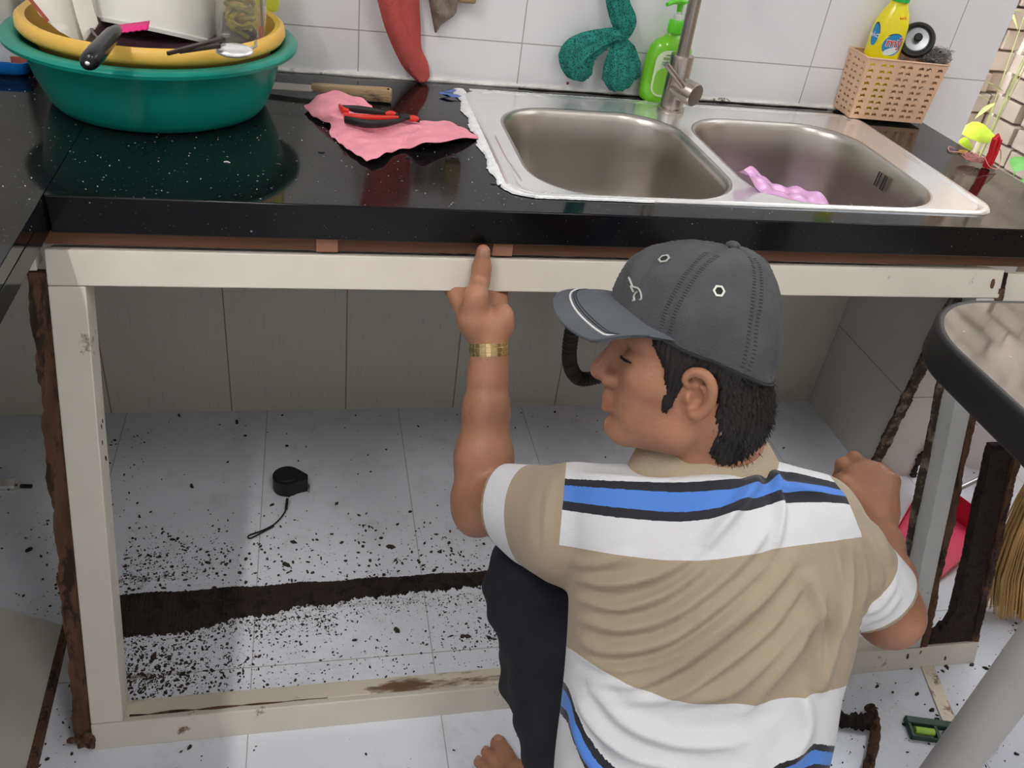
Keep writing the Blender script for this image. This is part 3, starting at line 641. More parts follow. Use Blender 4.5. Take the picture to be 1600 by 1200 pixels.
# ================================================================== FLOOR THINGS IN FRONT
b = MB(); path = smooth_path([bp(1292, 1100, 2, .012), bp(1320, 1126, 2, .012), bp(1340, 1122, 2, .014)], 5)
b.tube(path, [.011-.0015*math.sin(i*2.1) for i in range(len(path))], 8, flat=.6)
b.tube(smooth_path([bp(1300, 1118, 2, .006), bp(1318, 1136, 2, .006)], 4), .005, 6)
path = smooth_path([bp(1330, 1126, 2, .010), bp(1350, 1128, 2, .012), bp(1366, 1124, 2, .010)], 5); b.tube(path, [.014-.003*math.sin(i*2.7) for i in range(len(path))], 7, flat=.7)
tag(b.build('wood_fragment', M['rot_dark']), 'short crooked dark rotten wood fragment on the floor beside the shirt hem', 'wood fragment')
b = MB(); path = smooth_path([bp(1357, 1101, 2, .012), bp(1366, 1125, 2, .012), bp(1366, 1160, 2, .012), bp(1352, 1215, 2, .012)], 7)
b.tube(path, [.004]+[.0095+.0012*math.sin(i*2.3) for i in range(len(path)-1)], 8, flat=.7)
tag(b.build('wood_fragment', M['rot'], ), 'curved long strip of rotten brown wood on the floor at the bottom', 'wood fragment')
M['alu'] = mat('scratched_metal_strip', (0.55, 0.50, 0.42), 0.4, 0.6, dirt=(0.2, 0.13, 0.08), dscale=40, damt=.4, var=.1)
b = MB(); a0 = bp(1448, 1040, 2, .001); a1 = bp(1492, 1150, 2, .001); d = (a1-a0).normalized(); s_ = Vector((-d.y, d.x, 0))*.013
b.prism([(a0-s_).to_2d(), (a1-s_).to_2d(), (a1+s_).to_2d(), (a0+s_).to_2d()], .0005, .003)
tag(b.build('metal_strip', M['alu']), 'flat scratched metal strip lying on the floor under the frame corner', 'metal strip')
# spirit level
lv = thing('spirit_level', 'small dark green spirit level lying on the floor beside table leg', 'spirit level', bp(1450, 1145, 2, 0))
M['dgreen'] = mat('dark_green_plastic', (0.015, 0.06, 0.035), 0.35); M['vial'] = mat('yellow_green_vial', (0.45, 0.75, 0.10), 0.1, coat=.5); M['clear'] = mat('clear_plastic', (0.8, 0.9, 0.85), 0.05, trans=.85)
a0 = bp(1412, 1128, 2, 0); a1 = bp(1500, 1140, 2, 0); d = (a1-a0).normalized(); ang = math.atan2(d.y, d.x)
T = Matrix.Translation(a0) @ Matrix.Rotation(ang, 4, 'Z')
b = MB(); b.box((0, -.008, 0), (.15, .006, .012), T); b.box((0.0, -.034, 0), (.15, -.030, .010), T); b.box((0, -.034, 0), (.007, 0, .011), T); b.box((.045, -.034, 0), (.052, 0, .011), T); b.build('body', M['dgreen'], lv, bevel=.0015)
b = MB(); b.tube([T @ Vector((.010, -.019, .008)), T @ Vector((.043, -.019, .008))], .0065, 14); b.build('vial', M['vial'], lv)
b = MB(); b.tube([T @ Vector((.060, -.02, .006)), T @ Vector((.090, -.02, .006))], .006, 14); b.build('vial', M['clear'], lv)

# tape measure with strap
M['blackpl'] = mat('matte_black_plastic', (0.010, 0.010, 0.011), 0.5, bump=.05)
tm = thing('tape_measure', 'round black tape measure with wrist strap on the tiled floor', 'tape measure', bp(450, 758, 2, 0))
c = bp(449, 762, 2, 0)
b = MB(); prof = [(.031*math.cos(t), .031*math.sin(t)) for t in np.linspace(0.9, 5.6, 28)]+[(.046, -.010), (.045, .006)]
R_ = Matrix.Translation(c) @ Matrix.Rotation(-.12, 4, 'Z') @ Matrix.Diagonal((.92, .92, 1, 1))
b.prism(prof, .001, .034, R_); b.build('case', M['blackpl'], tm, bevel=.006, seg=4)
b = MB(); b.lathe([(.0001, .0365), (.019, .0365), (.021, .034)], 24, Matrix.Translation(c)); b.build('side_disc', M['rubber'], tm)
b = MB(); pts = smooth_path([bp(449, 782, 2, .014), bp(445, 800, 2, .006), bp(430, 818, 2, .004), bp(410, 829, 2, .004), bp(390, 836, 2, .004), bp(389, 841, 2, .004), bp(398, 838, 2, .004), bp(428, 822, 2, .004)], 6)
b.tube(pts, .0016, 8); b.tube([bp(449, 779, 2, .016), bp(447, 796, 2, .007)], .0028, 8); b.build('wrist_strap', M['blackpl'], tm)
b = MB(); q = R_ @ Vector((.047, -.006, .006)); b.box((q.x-.001, q.y-.008, .001), (q.x+.003, q.y+.006, .012)); b.build('end_hook', M['rod'], tm)
# loose board at left + hinge plate
bd = thing('loose_board', 'cream coloured board lying on the floor left of the white cabinet', 'board', (-.3, -.8, 0))
p = [bp(100, 984, 2, .02).to_2d(), Vector((-.09, -1.02)), Vector((-.50, -1.02)), Vector((-.50, -.55))]
M['board'] = mat('cream_board', (0.55, 0.53, 0.48), 0.45, var=.05)
b = MB(); b.prism([(-.096, -.60), (-.086, -1.05), (-.5, -1.05), (-.5, -.545), (-.22, -.545)], .003, .019); b.build('panel', M['board'], bd)
b = MB(); b.prism([(-.0955, -.60), (-.0855, -1.05), (-.074, -1.05), (-.087, -.598)], .001, .021); b.build('rotten_edge', M['rot'], bd, bevel=.001)
hg = thing('hinge', 'steel hinge plate lying on the floor at the left edge', 'hinge', bp(20, 760, 2, 0))
c = bp(20, 760, 2, 0)
b = MB(); b.box((c.x-.05, c.y-.016, .0), (c.x+.012, c.y+.016, .003)); b.box((c.x-.03, c.y-.011, .003), (c.x+.006, c.y+.011, .012)); b.build('plate', M['steel_shiny'], hg, bevel=.001)
for dx, dy in ((-.004, .012), (-.004, -.012), (.007, .0)):
    b = MB(); b.lathe([(.0001, .0045), (.0022, .0042), (.0026, .0030)], 10, Matrix.Translation((c.x+dx, c.y+dy, 0))); b.build('screw', M['steel_dark'], hg)
b = MB(); b.tube([(c.x+.016, c.y-.004, .004), (c.x+.036, c.y-.006, .004)], .004, 6); tag(b.build('wood_splinter', M['rot_dark']), 'dark wood splinter beside the steel hinge plate', 'splinter')

# ================================================================== THINGS ON THE COUNTER
M['teal'] = mat('translucent_teal_plastic', (0.005, 0.34, 0.25), 0.28, var=0.12, vscale=8, trans=0.25, spec=0.5)
M['yellow_pl'] = mat('mustard_yellow_plastic', (0.85, 0.52, 0.10), 0.35)
bc = Vector((0.088, -0.205, H))
ba = thing('wash_basin', 'large teal plastic wash basin full of dishes on the granite countertop', 'basin', bc)
b = MB(); prof = [(0.0001, .004), (.135, .004), (.146, .0005), (.152, .003), (.160, .014), (.172, .045), (.182, .085), (.186, .097), (.198, .0985), (.2045, .0975), (.2065, .094), (.2075, .099), (.204, .103), (.190, .104), (.183, .101), (.178, .086), (.168, .045), (.156, .014), (.148, .008), (.0001, .0075)]
prof = [(r, z) for r, z in prof]; b.lathe(prof, 72, Matrix.Translation(bc)); b.build('bowl', M['teal'], ba, angle=50)
yb = thing('colander_bowl', 'mustard yellow plastic bowl nested inside the teal wash basin', 'bowl', bc+Vector((.002, .004, .035)))
b = MB(); b.lathe([(.0001, .022), (.12, .022), (.140, .040), (.163, .085), (.172, .1005), (.184, .106), (.1875, .112), (.1865, .122), (.180, .127), (.172, .124), (.168, .112), (.158, .088), (.136, .045), (.118, .027), (.0001, .027)], 72, Matrix.Translation(bc+Vector((.002, .004, 0)))); b.build('bowl', M['yellow_pl'], yb, angle=50)
# frying pan in the basin with black handle
M['blackh'] = mat('glossy_black_bakelite', (0.012, 0.012, 0.014), 0.22)
M['pan_in'] = mat('dark_purple_nonstick', (0.07, 0.035, 0.05), 0.25, coat=.3)
pn = thing('frying_pan', 'dark frying pan in the yellow bowl, black handle over the rim', 'pan', bc+Vector((.06, -.02, .09)))
T = Matrix.Translation(bc+Vector((.035, -.035, .088))) @ Matrix.Rotation(.07, 4, 'X')
b = MB(); b.lathe([(.0001, 0), (.085, 0), (.10, .008), (.112, .030), (.114, .031), (.110, .0305), (.098, .011), (.084, .003), (.0001, .003)], 56, T); b.build('pan', M['pan_in'], pn)
b = MB(); h0 = bp(175, 55, 2, .915); h1 = bp(140, 95, 2, .908); hd = (h1-h0).normalized()
b.tube([h0-hd*.02, h0, h0+hd*.02, h0.lerp(h1, .7), h1, h1+hd*.006, h1+hd*.009], [.008, .0125, .0128, .0145, .0135, .010, .004], 20, flat=.8); b.build('handle', M['blackh'], pn)
b = MB(); q = h1+hd*.0085; b.sphere(q, .003, 8); b.build('handle_rivet', M['steel_shiny'], pn)
pl_ = tag_ = None
M['plate'] = mat('pale_grey_glazed_plate', (0.62, 0.58, 0.58), .2, coat=.3)
b = MB(); b.lathe([(.0001, .062), (.08, .062), (.128, .076), (.1325, .0785), (.132, .081), (.127, .0795), (.08, .066), (.0001, .066)], 56, Matrix.Translation(bc+Vector((.035, -.012, .003)))); tag(b.build('dinner_plate', M['plate']), 'pale grey dinner plate under the frying pan in the yellow bowl', 'plate')
# upside-down white pot
M['enamel'] = mat('white_enamel', (0.78, 0.78, 0.74), 0.25, var=.04, coat=.3)
T = Matrix.Translation(bp(238, 60, 1, -.16)+Vector((0, .02, .004))) @ Matrix.Rotation(.14, 4, 'Y') @ Matrix.Rotation(-.30, 4, 'X')
pt = thing('cooking_pot', 'large white enamel pot turned over on the dishes in the basin', 'pot', bc+Vector((.05, .02, .12)))
b = MB(); b.lathe([(.098, 0), (.103, -.002), (.104, .003), (.099, .006), (.094, .10), (.088, .13), (.07, .14), (.0001, .142)], 64, T); b.lathe([(.098, 0), (.092, .09), (.0001, .10)], 48, T); b.build('pot', M['enamel'], pt)
# white food box leaning left
M['white_pl'] = mat('milky_white_plastic', (0.72, 0.70, 0.62), 0.35, sss=0.0, var=.03); M['redline'] = mat('brown_red_print', (0.35, 0.08, 0.05), 0.5)
def boxy(b, quad_front, depth):
    b.add(quad_front+[v+depth for v in quad_front], [(0,1,2,3),(7,6,5,4),(0,4,5,1),(1,5,6,2),(2,6,7,3),(3,7,4,0)])
bx = thing('food_container', 'milky white plastic food container tilted against basin rim on the left', 'food container', bc+Vector((-.10, 0, .10)))
b = MB(); F = [bp(25, -60, 1, -.25), bp(128, 70, 1, -.275), bp(148, 45, 1, -.245), bp(85, -70, 1, -.215)]
b.add([bp(10,-60,1,-.25), bp(60,25,1,-.27), bp(92,50,1,-.29), bp(128,71,1,-.27), bp(98,-60,1,-.22)] + [v+Vector((.03,.09,.01)) for v in [bp(10,-60,1,-.25), bp(60,25,1,-.27), bp(92,50,1,-.29), bp(128,71,1,-.27), bp(98,-60,1,-.22)]],
      [(0,1,2,3,4),(9,8,7,6,5),(0,5,6,1),(1,6,7,2),(2,7,8,3),(3,8,9,4),(4,9,5,0)])
b.build('box', M['white_pl'], bx, bevel=.004, seg=3)
b = MB(); rim = [bp(96, -60, 1, -.235), bp(117, 22, 1, -.268), bp(131, 69, 1, -.284), bp(149, 45, 1, -.262), bp(118, -60, 1, -.215)]
b.prism([(0, 0)]*0 or [(0,0),(1,0),(0,1)], 0, 0) if False else None
b.add(rim+[v+Vector((.004, .012, .004)) for v in rim], [(0,1,2,3,4),(9,8,7,6,5),(0,5,6,1),(1,6,7,2),(2,7,8,3),(3,8,9,4),(4,9,5,0)]); b.build('rim', M['white_pl'], bx, bevel=.002)
b = MB(); s0, s1 = bp(44, -6, 1, -.262), bp(76, 33, 1, -.2795); off = Vector((.0, -.002, 0)); dd = (s1-s0).normalized(); nn = Vector((dd.z, 0, -dd.x))*.0028
b.add([s0-nn+off, s1-nn+off, s1+nn+off, s0+nn+off], [(0,1,2,3)]); b.build('printed_line', M['redline'], bx)
# clear jug with yellow scrubber
M['glass'] = mat('clear_glass', (0.95, 0.96, 0.90), 0.03, trans=.92, ior=1.3); M['yscrub'] = mat('yellow_green_net', (0.45, 0.42, 0.06), 0.8, var=.4, vscale=120, bump=.8, bscale=150)
jc = bp(374, 66, 1, -.225); jc.z = H+.098
jg = thing('glass_jug', 'clear square glass jug with a yellow scrubber inside, in the basin', 'jug', jc)
T = Matrix.Translation(jc+Vector((0, .018, 0))) @ Matrix.Rotation(.05, 4, 'Y') @ Matrix.Rotation(.25, 4, 'Z')
b = MB()
def sq(r, z, c=.012): return [T @ Vector((p[0], p[1], z)) for p in rrect(-r, -r, r, r, c, 6)]
b.rings([sq(.030, 0), sq(.0335, .004), sq(.0345, .15), sq(.0325, .15), sq(.0315, .008), sq(.028, .006)], True, True); b.build('jug', M['glass'], jg)
b = MB(); r2 = random.Random(8)
pts = [T @ Vector((.025*math.sin(i*.9)*r2.uniform(.5, 1), .025*math.cos(i*1.13)*r2.uniform(.5, 1), .012+.13*i/160+.01*math.sin(i*.5))) for i in range(160)]
b.tube(smooth_path(pts, 3), .0032, 5); ys = tag(b.build('scrubber', M['yscrub']), 'yellow green net scrubber stuffed in the glass jug', 'scrubber')
# spoon, black chopsticks, red straws
b = MB(); sp = bp(366, 79, 2, .905); T = Matrix.Translation(sp) @ Matrix.Rotation(.15, 4, 'Z') @ Matrix.Rotation(.25, 4, 'X')
b.sphere((0, 0, 0), (.025, .016, .0065), 14, T)
so = thing('spoon', 'metal spoon lying face down on the yellow bowl rim below glass jug', 'spoon', sp); b.build('spoon_bowl', M['steel_shiny'], so, angle=180)
b = MB(); b.tube([T @ Vector((.020, .004, 0)), T @ Vector((.030, .020, -.004)), T @ Vector((.034, .06, -.020))], [.004, .003, .003], 10, flat=.5); b.build('handle', M['steel_shiny'], so)
M['darkstick'] = mat('dark_brown_lacquer', (0.03, 0.018, 0.013), 0.35)
for (a, c, hh) in (((262, 87), (349, 63), .908), ((280, 84), (344, 74), .905)):
    a0, c0 = bp(*a, 2, hh), bp(*c, 2, hh+.006); d = (c0-a0).normalized(); s_ = Vector((-d.y, d.x, 0))*.0045
    b = MB(); b.add([a0-s_*.5, c0-s_, c0+s_, a0+s_*.5]+[v+Vector((0, 0, .005)) for v in (a0-s_*.5, c0-s_, c0+s_, a0+s_*.5)], [(0,3,2,1),(4,5,6,7),(0,1,5,4),(1,2,6,5),(2,3,7,6),(3,0,4,7)])
    tag(b.build('chopstick', M['darkstick'], bevel=.001), 'longer upper dark brown wooden stick across the yellow bowl rim' if hh > .906 else 'shorter lower dark stick crossing under the longer one on the yellow bowl', 'stick', 'dark sticks on the yellow bowl')
b = MB(); a0 = bp(410, 68, 1, -.215); b.tube([a0, bp(413, 45, 1, -.205), bp(412, -10, 1, -.19)], .0028, 10); st = tag(b.build('plastic_stick', M['rubber']), 'dark stick with red tip standing at the right of the jug', 'stick')
M['redtip'] = mat('bright_red_plastic', (0.75, 0.02, 0.02), .3)
b = MB(); b.tube([a0+Vector((0, -.002, -.002)), bp(409, 42, 1, -.207)], .0036, 10); b.build('red_tip', M['redtip'], st)
b = MB(); b.tube([bp(418, 66, 1, -.20), bp(430, 45, 1, -.19)], .0012, 6); tag(b.build('toothpick', M['enamel']), 'thin white stick leaning on the yellow bowl rim at right', 'stick')
M['pinkpl'] = mat('hot_pink_plastic', (0.80, 0.02, 0.22), .4)
b = MB(); P_ = []
a0, a1 = bp(180, 48, 2, .892), bp(232, 41, 2, .896)
low = [a0.lerp(a1, t)+Vector((0, -.008+.006*(i % 2), -.003)) for i, t in enumerate(np.linspace(0, 1, 12))]; hi = [a0.lerp(a1, t)+Vector((0, .016, .003)) for t in np.linspace(0, 1, 12)]
b.grid([low, hi]); tag(b.build('pink_scoop', M['pinkpl'], solid=.002), 'hot pink plastic piece with toothed edge under the white pot', 'scoop')
# yellow tall thing behind the jug
M['lime'] = mat('yellow_green_plastic', (0.62, 0.68, 0.05), .35)
b = MB(); c0 = bp(425, 20, 1, -.06); c0.z = .905; b.lathe([(.0001, 0), (.020, 0), (.023, .01), (.023, .06), (.020, .12), (.0001, .12)], 28, Matrix.Translation(c0-Vector((.010, 0, .02)))); tag(b.build('plastic_cup', M['lime']), 'yellow green plastic cup behind the glass jug in the basin', 'cup')
# white carton and blue tray behind left
M['carton'] = mat('white_carton', (0.62, 0.60, 0.54), .5, var=.06); M['blue_pl'] = mat('bright_blue_plastic', (0.01, 0.20, 0.72), .35)
cr = thing('storage_jar', 'white storage jar with a red label behind the teal basin, left', 'jar', (-.20, .0, H))
b = MB(); T = Matrix.Translation((-.205, -.060, H+.012)); b.rings([[T @ Vector((p[0], p[1], z)) for p in rrect(-r, -.040, r, .040, .012, 5)] for r, z in ((.070, 0), (.075, .01), (.078, .30))], True, True); b.build('body', M['carton'], cr)
q0, q1 = bp(16, 88, 1, -.1015), bp(60, 103, 1, -.1015)
b = MB(); b.box((q0.x, -.1035, q1.z), (q1.x+.01, -.1012, q0.z)); M['orange_lab'] = mat('rust_red_label', (0.42, 0.10, 0.05), .6); b.build('label', M['orange_lab'], cr)
b = MB(); b.rings([[Vector((p[0], p[1], z)) for p in rrect(-.26-i, -.135-i, -.12+i, -.012+i*.3, .012, 5)] for i, z in ((-.006, H), (0, H+.006), (.003, H+.022), (.001, H+.022), (-.004, H+.010))], True, True)
tag(b.build('blue_tray', M['blue_pl'], angle=60), 'bright blue plastic tray under the white jar behind the basin', 'tray')

# knife with wooden handle
kn = thing('kitchen_knife', 'old kitchen knife with worn wooden handle lying by the wall', 'knife', (.36, -.09, H))
M['oldwood'] = mat('worn_pale_wood', (0.36, 0.25, 0.14), .7, var=.3, vscale=25, bump=.3, stretch=(.15, 1, 1), dirt=(.10, .06, .04), dscale=30, damt=.3)
k0, k1 = bp(487, 137, 2, H+.012), bp(612, 150, 2, H+.012); kd = (k1-k0).normalized(); ks = Vector((-kd.y, kd.x, 0))
T = Matrix(((kd.x, ks.x, 0, k0.x), (kd.y, ks.y, 0, k0.y), (0, 0, 1, H+.0125), (0, 0, 0, 1))); kl = (k1-k0).length
b = MB(); b.rings([[T @ Vector((x, y*w_, z*h_)) for y, z in ((-.009, -.008), (-.011, 0), (-.009, .009), (.009, .009), (.011, 0), (.009, -.008))] for x, w_, h_ in ((0, .75, .65), (.02, .85, .8), (.06, .9, .95), (kl-.02, 1.1, 1.2), (kl-.004, 1.1, 1.2), (kl, .9, 1.0))], True, True); b.build('handle', M['oldwood'], kn, bevel=.001)
b = MB(); b.add([T @ Vector(p) for p in ((.004, -.008, .0), (.004, .012, .0), (-.13, .014, -.004), (-.17, -.006, -.006), (-.12, -.022, -.006), (.004, -.020, -.001))], [(0,1,2,3,4,5)]); b.build('blade', M['steel'], kn, solid=.0012, smooth=False)
b = MB(); b.sphere(T @ Vector((kl-.006, -.004, .011)), .0022, 6); b.build('rivet', M['rot_dark'], kn)

# cloth meshes from control outlines
def cloth(name, rows, m, label, cat, wav=.002, freq=60, solid=.0018, seed=1, sub=1, parent=None):
    """rows: list of polylines (world points) across the cloth"""
    r = random.Random(seed); ph = [r.uniform(0, 6) for _ in range(6)]
    R_ = [smooth_path(q, 5) for q in rows]; n = len(R_[0]); G_ = []
    for i in range(len(R_)-1):
        a, c = R_[i], R_[i+1]; pa = R_[max(i-1, 0)]; pc = R_[min(i+2, len(R_)-1)]
        for k in range(5):
            t = k/5; G_.append([0.5*((2*a[j])+(c[j]-pa[j])*t+(2*pa[j]-5*a[j]+4*c[j]-pc[j])*t*t+(3*a[j]-pa[j]-3*c[j]+pc[j])*t**3) for j in range(n)])
    G_.append(R_[-1])
    for q in G_:
        for p in q:
            p.z += wav*.5*(math.sin(p.x*freq+ph[0]+p.y*freq*.6)+math.sin(p.y*freq*1.4-p.x*freq*.5+ph[1])) if wav else 0
    b = MB(); b.grid(G_); o = b.build(name, m, parent, solid=solid, sub=sub, angle=180)
    if label: tag(o, label, cat)
    return o
M['pinkcloth'] = mat('damp_pink_microfibre', (0.95, 0.36, 0.45), .9, var=.08, vscale=30, bump=.7, bscale=350)
def c3(px_, py_, h): return bp(px_, py_, 2, H+h)
rows = [[c3(474,168,.004), c3(500,148,.014), c3(535,143,.020), c3(565,155,.012), c3(580,166,.006)],
        [c3(490,184,.003), c3(512,176,.018), c3(538,168,.022), c3(560,175,.010), c3(590,180,.004)],
        [c3(516,196,.003), c3(535,190,.016), c3(560,192,.022), c3(585,190,.012), c3(618,190,.004)],
        [c3(514,206,.004), c3(545,203,.012), c3(585,200,.014), c3(630,192,.012), c3(672,190,.004)],
        [c3(525,218,.003), c3(560,214,.008), c3(605,206,.007), c3(655,200,.014), c3(706,192,.004)],
        [c3(545,236,.003), c3(580,226,.010), c3(622,216,.007), c3(672,212,.016), c3(728,200,.004)],
        [c3(573,253,.004), c3(590,244,.012), c3(628,233,.003), c3(664,224,.018), c3(690,226,.003), ][:4]+[c3(750,215,.003)],
        ]
cloth('cleaning_cloth', rows, M['pinkcloth'], 'damp pink cleaning cloth crumpled on the black granite left of the sink', 'cloth', wav=.0042, freq=150)
b = MB(); b.tube([c3(573,247,.006), c3(585,246,.008), c3(600,246,.005), c3(607,248,.003)], [.003, .006, .005, .002], 10, flat=.7); 
# pliers
pl = thing('pliers', 'red and black handled pliers lying on the pink cloth', 'pliers', c3(600, 185, .02))
M['redgrip'] = mat('bright_red_grip', (0.70, 0.03, 0.02), .35)
def gtube(ps, rs, m, name, parent, n=14, flat=.7):
    b = MB(); p = smooth_path(ps, 6); rr = list(np.interp(np.linspace(0, len(rs)-1, len(p)), range(len(rs)), rs)); b.tube(p, rr, n, flat=flat, up=(0, 0, 1)); return b.build(name, m, parent)
gtube([c3(533,169,.024), c3(560,171,.026), c3(590,175,.026), c3(622,180,.024)], [.005, .0062, .0055, .0035], M['blackpl'], 'handle', pl)
gtube([c3(531,166,.027), c3(536,172,.029), c3(545,174,.029)], [.004, .0055, .004], M['redgrip'], 'grip_end', pl)
gtube([c3(540,187,.024), c3(570,193,.026), c3(600,193,.026), c3(632,187,.023)], [.006, .0068, .006, .003], M['blackpl'], 'handle', pl)
gtube([c3(538,181,.028), c3(565,184,.030), c3(595,185,.030), c3(622,184,.027)], [.005, .0055, .005, .003], M['redgrip'], 'grip', pl)
b = MB(); b.sphere(c3(632, 183, .024), (.010, .006, .005), 10); b.build('pivot', M['rubber'], pl)
b = MB(); b.sphere(c3(610, 177, .026), (.010, .005, .004), 10); b.build('grip_inset', M['redgrip'], pl)
b = MB(); b.sphere(c3(645, 185, .022), (.010, .006, .005), 10); b.build('grip_inset', M['redgrip'], pl)
b = MB(); b.tube([c3(625,180,.022), c3(640,183,.021), c3(656,189,.017)], [.005, .005, .003], 8, flat=.7); b.build('jaw', M['rubber'], pl)

# towels hanging on the wall
def wp(px_, py_, y): return bp(px_, py_, 1, y)
M['redtowel'] = mat('faded_red_towel', (0.55, 0.10, 0.085), .95, var=.12, vscale=40, bump=1.0, bscale=260)
rows = [[wp(572,-110,-.02), wp(600,-110,-.035), wp(640,-110,-.03), wp(662,-110,-.015)],
        [wp(582,-40,-.018), wp(605,-40,-.04), wp(635,-40,-.03), wp(660,-40,-.015)],
        [wp(592,0,-.018), wp(612,0,-.042), wp(636,0,-.03), wp(655,0,-.015)],
        [wp(602,40,-.018), wp(622,40,-.040), wp(640,40,-.028), wp(657,40,-.014)],
        [wp(616,75,-.018), wp(634,75,-.036), wp(650,75,-.022), wp(658,76,-.012)],
        [wp(632,105,-.016), wp(646,103,-.032), wp(660,100,-.020), wp(668,98,-.012)],
        [wp(655,128,-.014), wp(661,129,-.024), wp(666,128,-.018), wp(671,120,-.012)]]
tw_ = cloth('dish_towel', rows, M['redtowel'], 'faded red towel hanging on the tiled wall, its tip touching the countertop', 'towel', wav=0, solid=.004)
rows = [[wp(568,-110,-.050), wp(590,-110,-.056), wp(612,-110,-.056), wp(634,-110,-.050)],
        [wp(580,-40,-.048), wp(598,-40,-.056), wp(614,-40,-.056), wp(630,-40,-.050)],
        [wp(590,0,-.046), wp(602,0,-.056), wp(612,0,-.055), wp(622,2,-.050)],
        [wp(601,40,-.042), wp(611,40,-.051), wp(622,42,-.050), wp(634,46,-.044)],
        [wp(615,75,-.036), wp(625,75,-.044), wp(637,76,-.042), wp(649,78,-.036)],
        [wp(631,105,-.030), wp(639,104,-.036), wp(648,103,-.034), wp(657,102,-.030)],
        [wp(654,128,-.022), wp(658,129,-.027), wp(662,129,-.026), wp(667,126,-.022)]]
fl_ = cloth('folded_layer', rows, M['redtowel'], None, None, wav=0, solid=.004, parent=tw_)
cloth_f = [[wp(606,0,-.046), wp(618,20,-.048)], ]
M['greycloth'] = mat('dirty_grey_brown_rag', (0.27, 0.23, 0.19), .95, var=.35, vscale=50, bump=1.0, bscale=200)
rows = [[wp(664,-60,-.015), wp(680,-60,-.030), wp(700,-60,-.025), wp(722,-60,-.015)],
        [wp(668,-15,-.015), wp(682,-12,-.035), wp(700,-12,-.025), wp(718,-15,-.015)],
        [wp(672,8,-.015), wp(684,14,-.035), wp(698,16,-.022), wp(714,8,-.015)],
        [wp(676,28,-.012), wp(684,32,-.026), wp(696,28,-.02), wp(712,20,-.014)],
        [wp(681,52,-.010), wp(683,48,-.018), wp(686,40,-.016), wp(700,29,-.012)]]
cloth('rag', rows, M['greycloth'], 'dirty grey brown rag hanging beside the red towel', 'rag', wav=0, solid=.004)
b = MB(); b.box((wp(716,0,-.02).x, -.03, wp(716,3,-.02).z), (wp(743,0,-.02).x, -.002, wp(716,-70,-.02).z)); tag(b.build('wooden_board', M['oldwood'], bevel=.004), 'lower end of a pale wooden board hanging on the wall beside the rag', 'board')
# green net cloth
M['net'] = mat('teal_green_net', (0.02, 0.28, 0.22), .75, var=.25, vscale=90, bump=1.0, bscale=420)
nt_ = M['net'].node_tree; vb_ = nt_.nodes.new('ShaderNodeTexVoronoi'); vb_.inputs['Scale'].default_value = 300; tcx = nt_.nodes.new('ShaderNodeTexCoord'); nt_.links.new(tcx.outputs['Object'], vb_.inputs['Vector'])
mrx = nt_.nodes.new('ShaderNodeMapRange'); mrx.inputs[1].default_value = .33; mrx.inputs[2].default_value = .40; mrx.inputs[3].default_value = .0; mrx.inputs[4].default_value = 1.0
nt_.links.new(vb_.outputs['Distance'], mrx.inputs[0])
bsn = nt_.nodes['Principled BSDF']; srn = bsn.inputs['Base Color'].links[0].from_socket; mxn = nt_.nodes.new('ShaderNodeMix'); mxn.data_type = 'RGBA'; nt_.links.new(mrx.outputs[0], mxn.inputs[0]); mxn.inputs[6].default_value = (0.004, 0.07, 0.055, 1); nt_.links.new(srn, mxn.inputs[7]); nt_.links.new(mxn.outputs[2], bsn.inputs['Base Color'])
nc = thing('net_cloth', 'teal green net washing cloth knotted and hanging on the wall above the sink', 'cloth', wp(965, 40, -.02))
def ltube(name, ps, rs, flat=.6, folds=7, amp=.16):
    b = MB(); p = smooth_path(ps, 7); rr = list(np.interp(np.linspace(0, len(rs)-1, len(p)), range(len(rs)), rs)); N_ = 56; t0 = (p[1]-p[0]).normalized(); nr = Vector((0, -1, 0)); R_ = []
    for i in range(len(p)):
        t = (p[min(i+1, len(p)-1)]-p[max(i-1, 0)]).normalized(); nr = (nr-t*nr.dot(t)).normalized(); bn = t.cross(nr)
        ring = []
        for k in range(N_):
            a = 2*math.pi*k/N_; q = rr[i]*(1+amp*math.sin(a*folds+i*.07)+amp*.5*math.sin(a*folds*2.3+i*.2)); ring.append(p[i]+bn*(math.cos(a)*q)+nr*(math.sin(a)*q*flat))
        R_.append(ring)
    b.rings(R_, True, True); return b.build(name, M['net'], nc, angle=180)
ltube('hanging_part', [wp(965,-70,-.03), wp(962,-20,-.03), wp(967,10,-.03), wp(975,35,-.032), wp(968,60,-.034)], [.018, .017, .019, .022, .013])
ltube('left_lobe', [wp(962,52,-.036), wp(940,62,-.038), wp(915,75,-.036), wp(901,88,-.034), wp(908,108,-.030), wp(918,120,-.026)], [.009, .018, .026, .031, .026, .010])
ltube('right_lobe', [wp(962,52,-.038), wp(966,75,-.040), wp(967,98,-.040), wp(968,118,-.036), wp(968,138,-.030)], [.008, .015, .026, .031, .017])
ltube('side_lobe', [wp(964,60,-.036), wp(978,80,-.036), wp(986,105,-.034), wp(996,122,-.030)], [.008, .016, .018, .006])
ltube('knot', [wp(950,66,-.044), wp(962,56,-.050), wp(974,60,-.046)], [.006, .010, .007])

